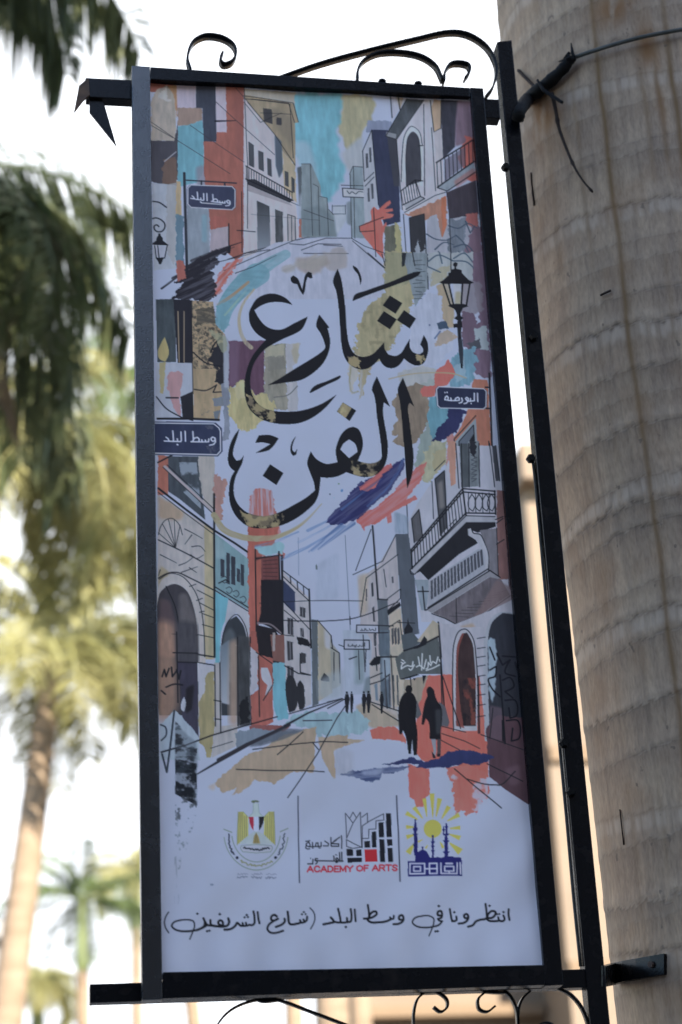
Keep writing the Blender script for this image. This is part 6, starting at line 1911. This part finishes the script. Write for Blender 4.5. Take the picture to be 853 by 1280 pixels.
def art_caption():
    c = (26, 26, 34)
    Q1, Q2, Q3, Q4 = ((200, 1130), 6.824), ((300, 1125), 6.824), ((395, 1125), 6.824), ((515, 1120), 6.5615)
    def T(o, pts, w=2.4, w1=None): line(pts, w, c, o, pid=CAPT, smooth=True, w1=w1)
    def dot(o, x, y, r=12):
        poly([(x, y - r), (x + r * 1.15, y), (x, y + r), (x - r * 1.15, y)], c, o, pid=CAPT, tex=0)
    # closing word: ash-sharifayn
    T(Q1, [(75, 68), (52, 105), (40, 150), (48, 200), (75, 246)], 1.3)
    T(Q1, [(835, 68), (840, 120), (850, 165)], 2.2); T(Q1, [(800, 62), (808, 115), (806, 165), (790, 180), (762, 178)], 2.3)
    T(Q1, [(762, 178), (742, 184), (735, 160)], 2.2); T(Q1, [(742, 184), (715, 186), (706, 162)], 2.2); T(Q1, [(715, 186), (690, 184), (672, 168), (660, 160), (648, 180), (620, 205), (590, 216), (552, 218)], 2.5)
    dot(Q1, 742, 92, 11); dot(Q1, 724, 112, 10); dot(Q1, 752, 110, 10)
    T(Q1, [(585, 122), (592, 150), (580, 180), (550, 190), (480, 188), (440, 182)], 2.6)
    T(Q1, [(535, 182), (505, 172), (500, 152), (516, 138), (535, 148), (540, 178)], 2.4); dot(Q1, 512, 86, 12)
    T(Q1, [(440, 182), (432, 160), (432, 138)], 2.4); T(Q1, [(440, 182), (405, 178), (385, 150), (372, 122)], 2.4); T(Q1, [(402, 180), (370, 200), (320, 222)], 2.4)
    T(Q1, [(384, 150), (380, 185), (335, 215), (270, 230), (190, 234), (130, 218), (102, 188), (118, 158), (170, 140), (240, 136), (285, 148), (296, 185), (280, 240), (256, 300)], 2.5, 1.3)
    dot(Q1, 320, 84, 12); dot(Q1, 404, 230, 11); dot(Q1, 424, 226, 11)
    # sharia
    T(Q2, [(600, 65), (630, 100), (642, 145), (632, 195), (605, 245)], 1.3)
    T(Q2, [(575, 140), (572, 170), (555, 185), (545, 165)], 2.3); T(Q2, [(555, 186), (525, 190), (515, 170)], 2.3); T(Q2, [(525, 190), (490, 200), (430, 204), (420, 190), (414, 140), (408, 100)], 2.5)
    dot(Q2, 548, 100, 10); dot(Q2, 532, 120, 10); dot(Q2, 562, 118, 10)
    T(Q2, [(382, 160), (384, 182), (360, 208), (308, 230)], 2.4)
    T(Q2, [(315, 140), (295, 128), (270, 142), (268, 168), (290, 176), (325, 160), (280, 185), (245, 215), (236, 250), (258, 276), (310, 280), (370, 262)], 2.5, 2.2)
    # wasat al-balad
    T(Q3, [(332, 82), (335, 130), (340, 180)], 2.2); T(Q3, [(298, 78), (304, 140), (298, 182), (270, 190)], 2.3)
    T(Q3, [(265, 155), (264, 186), (225, 194), (205, 190)], 2.3); dot(Q3, 256, 230, 12)
    T(Q3, [(190, 76), (204, 140), (208, 190), (170, 190), (155, 185)], 2.3); T(Q3, [(128, 150), (145, 170), (155, 190), (110, 200), (65, 208)], 2.5)
    T(Q3, [(740, 170), (712, 166), (712, 140), (735, 130), (748, 155), (738, 185), (705, 204), (662, 208)], 2.4)
    T(Q3, [(665, 135), (662, 158), (645, 162), (634, 148)], 2.2); T(Q3, [(645, 162), (600, 182), (530, 190), (480, 190), (450, 176), (440, 160)], 2.5)
    T(Q3, [(412, 158), (450, 156), (495, 140), (520, 118), (515, 98), (492, 98), (465, 120), (452, 150)], 2.4); T(Q3, [(444, 42), (452, 90), (458, 150)], 2.3)
    # fi, and the first word
    T(Q4, [(795, 108), (795, 150), (802, 195)], 2.3)
    T(Q4, [(752, 160), (762, 190), (745, 206), (718, 200), (708, 175)], 2.3); T(Q4, [(718, 202), (670, 208), (625, 200), (612, 180), (650, 182), (680, 160), (685, 132), (655, 125), (625, 150), (612, 185), (560, 196), (525, 210), (500, 240), (462, 252)], 2.4)
    T(Q4, [(604, 66), (610, 120), (615, 180)], 2.3); dot(Q4, 636, 82, 11); dot(Q4, 698, 150, 10); dot(Q4, 716, 148, 10); dot(Q4, 752, 132, 11)
    T(Q4, [(462, 178), (436, 180), (430, 158), (452, 148), (464, 170), (450, 205), (420, 222), (385, 226)], 2.4)
    T(Q4, [(366, 168), (368, 195), (345, 206), (332, 200)], 2.3); T(Q4, [(314, 106), (322, 160), (332, 206)], 2.3); dot(Q4, 350, 132, 11)
    T(Q4, [(245, 160), (215, 155), (215, 130), (240, 122), (250, 150), (242, 178), (215, 186), (225, 200), (250, 205), (225, 235), (180, 250), (110, 258), (40, 248), (5, 218), (20, 185), (80, 165), (150, 165), (180, 185), (180, 225), (165, 270), (142, 325)], 2.5, 1.3)
    dot(Q4, 222, 82, 12); dot(Q4, 195, 290, 11); dot(Q4, 213, 288, 11)


def art_plate_left():
    q = [(60, 205), (715, 222), (722, 538), (60, 522)]
    P = [(60, 205), (660, 218), (718, 268), (726, 495), (680, 545), (60, 530)]
    poly(P, (46, 52, 82), S1, tex=.06)
    speckle([(520, 240), (700, 250), (700, 300), (540, 290)], [(86, 88, 104)], S1, .45, .05, 51, .6)
    speckle([(560, 440), (700, 440), (690, 510), (600, 520)], [(86, 88, 104)], S1, .45, .05, 52, .6)
    line([(60, 222), (640, 228), (690, 268), (704, 300), (706, 490), (672, 528), (60, 515)], 1.5, (168, 172, 194), S1, smooth=False)
    line([(95, 180), (440, 180), (690, 190)], 3, K, S1)
    street_text(lambda u, v: (155 + 505 * u, 300 + 137 * v), S1, 1.8)


def paint_all():
    art_top()
    art_mid_left()
    art_mid_right()
    art_low_left()
    art_low_right()
    art_low_ground()
    art_plate_left()
    art_title()
    art_emblems()
    art_caption()


paint_all()
# average the raster down to the sheet's points
Hc, Wc = NV, NU
small = IMG[:Hc * SS, :Wc * SS].reshape(Hc, SS, Wc, SS, 3).mean((1, 3))
ids = IDM[:Hc * SS, :Wc * SS].reshape(Hc, SS, Wc, SS).max((1, 3))
grey = small @ np.array([.3, .55, .15], np.float32)
small = grey[..., None] + (small - grey[..., None] - (WHITE - WHITE @ np.array([.3, .55, .15])) * (grey / .62)[..., None]) * .8 + ((WHITE - WHITE @ np.array([.3, .55, .15])) * (grey / .62)[..., None])


def to_lin(c):
    return np.where(c <= .04045, c / 12.92, ((c + .055) / 1.055) ** 2.4)


PAPER = np.array([.87, .785, .79])
WLIN = to_lin(WHITE)
alb = to_lin(np.clip(small, 0, 1)) / WLIN
# printing ink: widen the range a little so that blacks are real ink black
alb = np.clip(alb, 0.012, 1.15) * PAPER
uu = np.linspace(0, 1, Wc)[None, :]
vv = np.linspace(0, 1, Hc)[:, None]
# the cloth is not quite flat: faint pulls at the corners and along the lower hem
bulge = .0035 * np.sin(np.pi * uu) * np.sin(np.pi * vv)
pull = .0032 * np.sin(uu * 46 + 3 * vv) * np.exp(-((1 - vv) / .035) ** 2) + .0018 * np.sin((uu + vv * 2.2) * 34) * np.exp(-((vv - .9) / .1) ** 2)
pull = pull + .002 * np.sin((uu * 2 - vv * 5) * 9) * np.exp(-(vv / .12) ** 2)
pull = pull + .0012 * (vnoise(uu * 5 + 0 * vv, vv * 12 + 0 * uu, 3) - .5)
gx = BX0 + (np.arange(Wc)[None, :] + .5) * CELL + 0 * vv
gz = BZ1 - (np.arange(Hc)[:, None] + .5) * CELL + 0 * uu
gy = YBAN + bulge + pull
ban = empty('printed_banner', ((BX0 + BX1) / 2, YBAN, BZ0), 'tall printed street art banner with arabic calligraphy stretched in the black iron frame', 'banner')
bl = Vector(ban.location)
co = np.stack([gx - bl.x, gy - bl.y, gz - bl.z], -1).reshape(-1, 3).astype(np.float32)
rgba = np.concatenate([alb, np.ones_like(alb[..., :1])], -1).reshape(-1, 4).astype(np.float32)
i0 = (np.arange(Hc - 1)[:, None] * Wc + np.arange(Wc - 1)[None, :])
quads = np.stack([i0, i0 + Wc, i0 + Wc + 1, i0 + 1], -1).reshape(-1, 4)
fid = ids[:-1, :-1].reshape(-1)

m, n, l, b = mat('printed_vinyl', .5, (.7, .7, .7), .1)
vc = n.new('ShaderNodeVertexColor')
vc.layer_name = 'print'
tcn = n.new('ShaderNodeTexCoord')
gz_ = n.new('ShaderNodeTexNoise')
gz_.inputs['Scale'].default_value = 420
gz_.inputs['Detail'].default_value = 2
l.new(tcn.outputs['Object'], gz_.inputs['Vector'])
dz = n.new('ShaderNodeTexNoise')
dz.inputs['Scale'].default_value = 4
dz.inputs['Detail'].default_value = 5
l.new(tcn.outputs['Object'], dz.inputs['Vector'])
rr_ = n.new('ShaderNodeValToRGB')
rr_.color_ramp.elements[0].position = .3
rr_.color_ramp.elements[0].color = (.93, .92, .9, 1)
rr_.color_ramp.elements[1].position = .6
rr_.color_ramp.elements[1].color = (1, 1, 1, 1)
l.new(dz.outputs['Fac'], rr_.inputs['Fac'])
mx = n.new('ShaderNodeMix')
mx.data_type = 'RGBA'
mx.blend_type = 'MULTIPLY'
mx.inputs[0].default_value = 1
l.new(vc.outputs[0], mx.inputs[6])
l.new(rr_.outputs[0], mx.inputs[7])
l.new(mx.outputs[2], b.inputs['Base Color'])
bpn = n.new('ShaderNodeBump')
bpn.inputs['Strength'].default_value = .06
bpn.inputs['Distance'].default_value = .001
l.new(gz_.outputs['Fac'], bpn.inputs['Height'])
l.new(bpn.outputs[0], b.inputs['Normal'])


def sheet_part(name, sel, label=None):
    q = quads[sel]
    used, inv = np.unique(q, return_inverse=True)
    me = grid_mesh(name, co[used], inv.reshape(-1, 4))
    c_ = me.color_attributes.new('print', 'FLOAT_COLOR', 'POINT')
    c_.data.foreach_set('color', rgba[used].ravel())
    me.materials.append(m)
    o = part(name, me, ban)
    if label: o['label'] = label


sheet_part('sheet', fid == 0)
sheet_part('title_lettering', fid == TITLE, 'large black arabic calligraphy in two lines')
sheet_part('eagle_emblem', fid == EAGLE, 'golden eagle emblem with a red white black shield')
sheet_part('academy_emblem', fid == ACAD, 'black and red academy emblem with lotus and stepped blocks')
sheet_part('mosque_emblem', fid == MOSQ, 'blue minarets before a yellow sun')
sheet_part('caption_lettering', fid == CAPT, 'handwritten arabic caption line')

# ------------------------------------------------------------------ put every single-mesh thing's origin at its base
bpy.context.view_layer.update()
for o in list(COL.objects):
    if o.type == 'MESH' and o.parent is None and o.get('kind') != 'structure':
        me = o.data
        cs = [v.co for v in me.vertices]
        c = Vector((sum(v.x for v in cs) / len(cs), sum(v.y for v in cs) / len(cs), min(v.z for v in cs)))
        me.transform(Matrix.Translation(-c))
        o.location = c
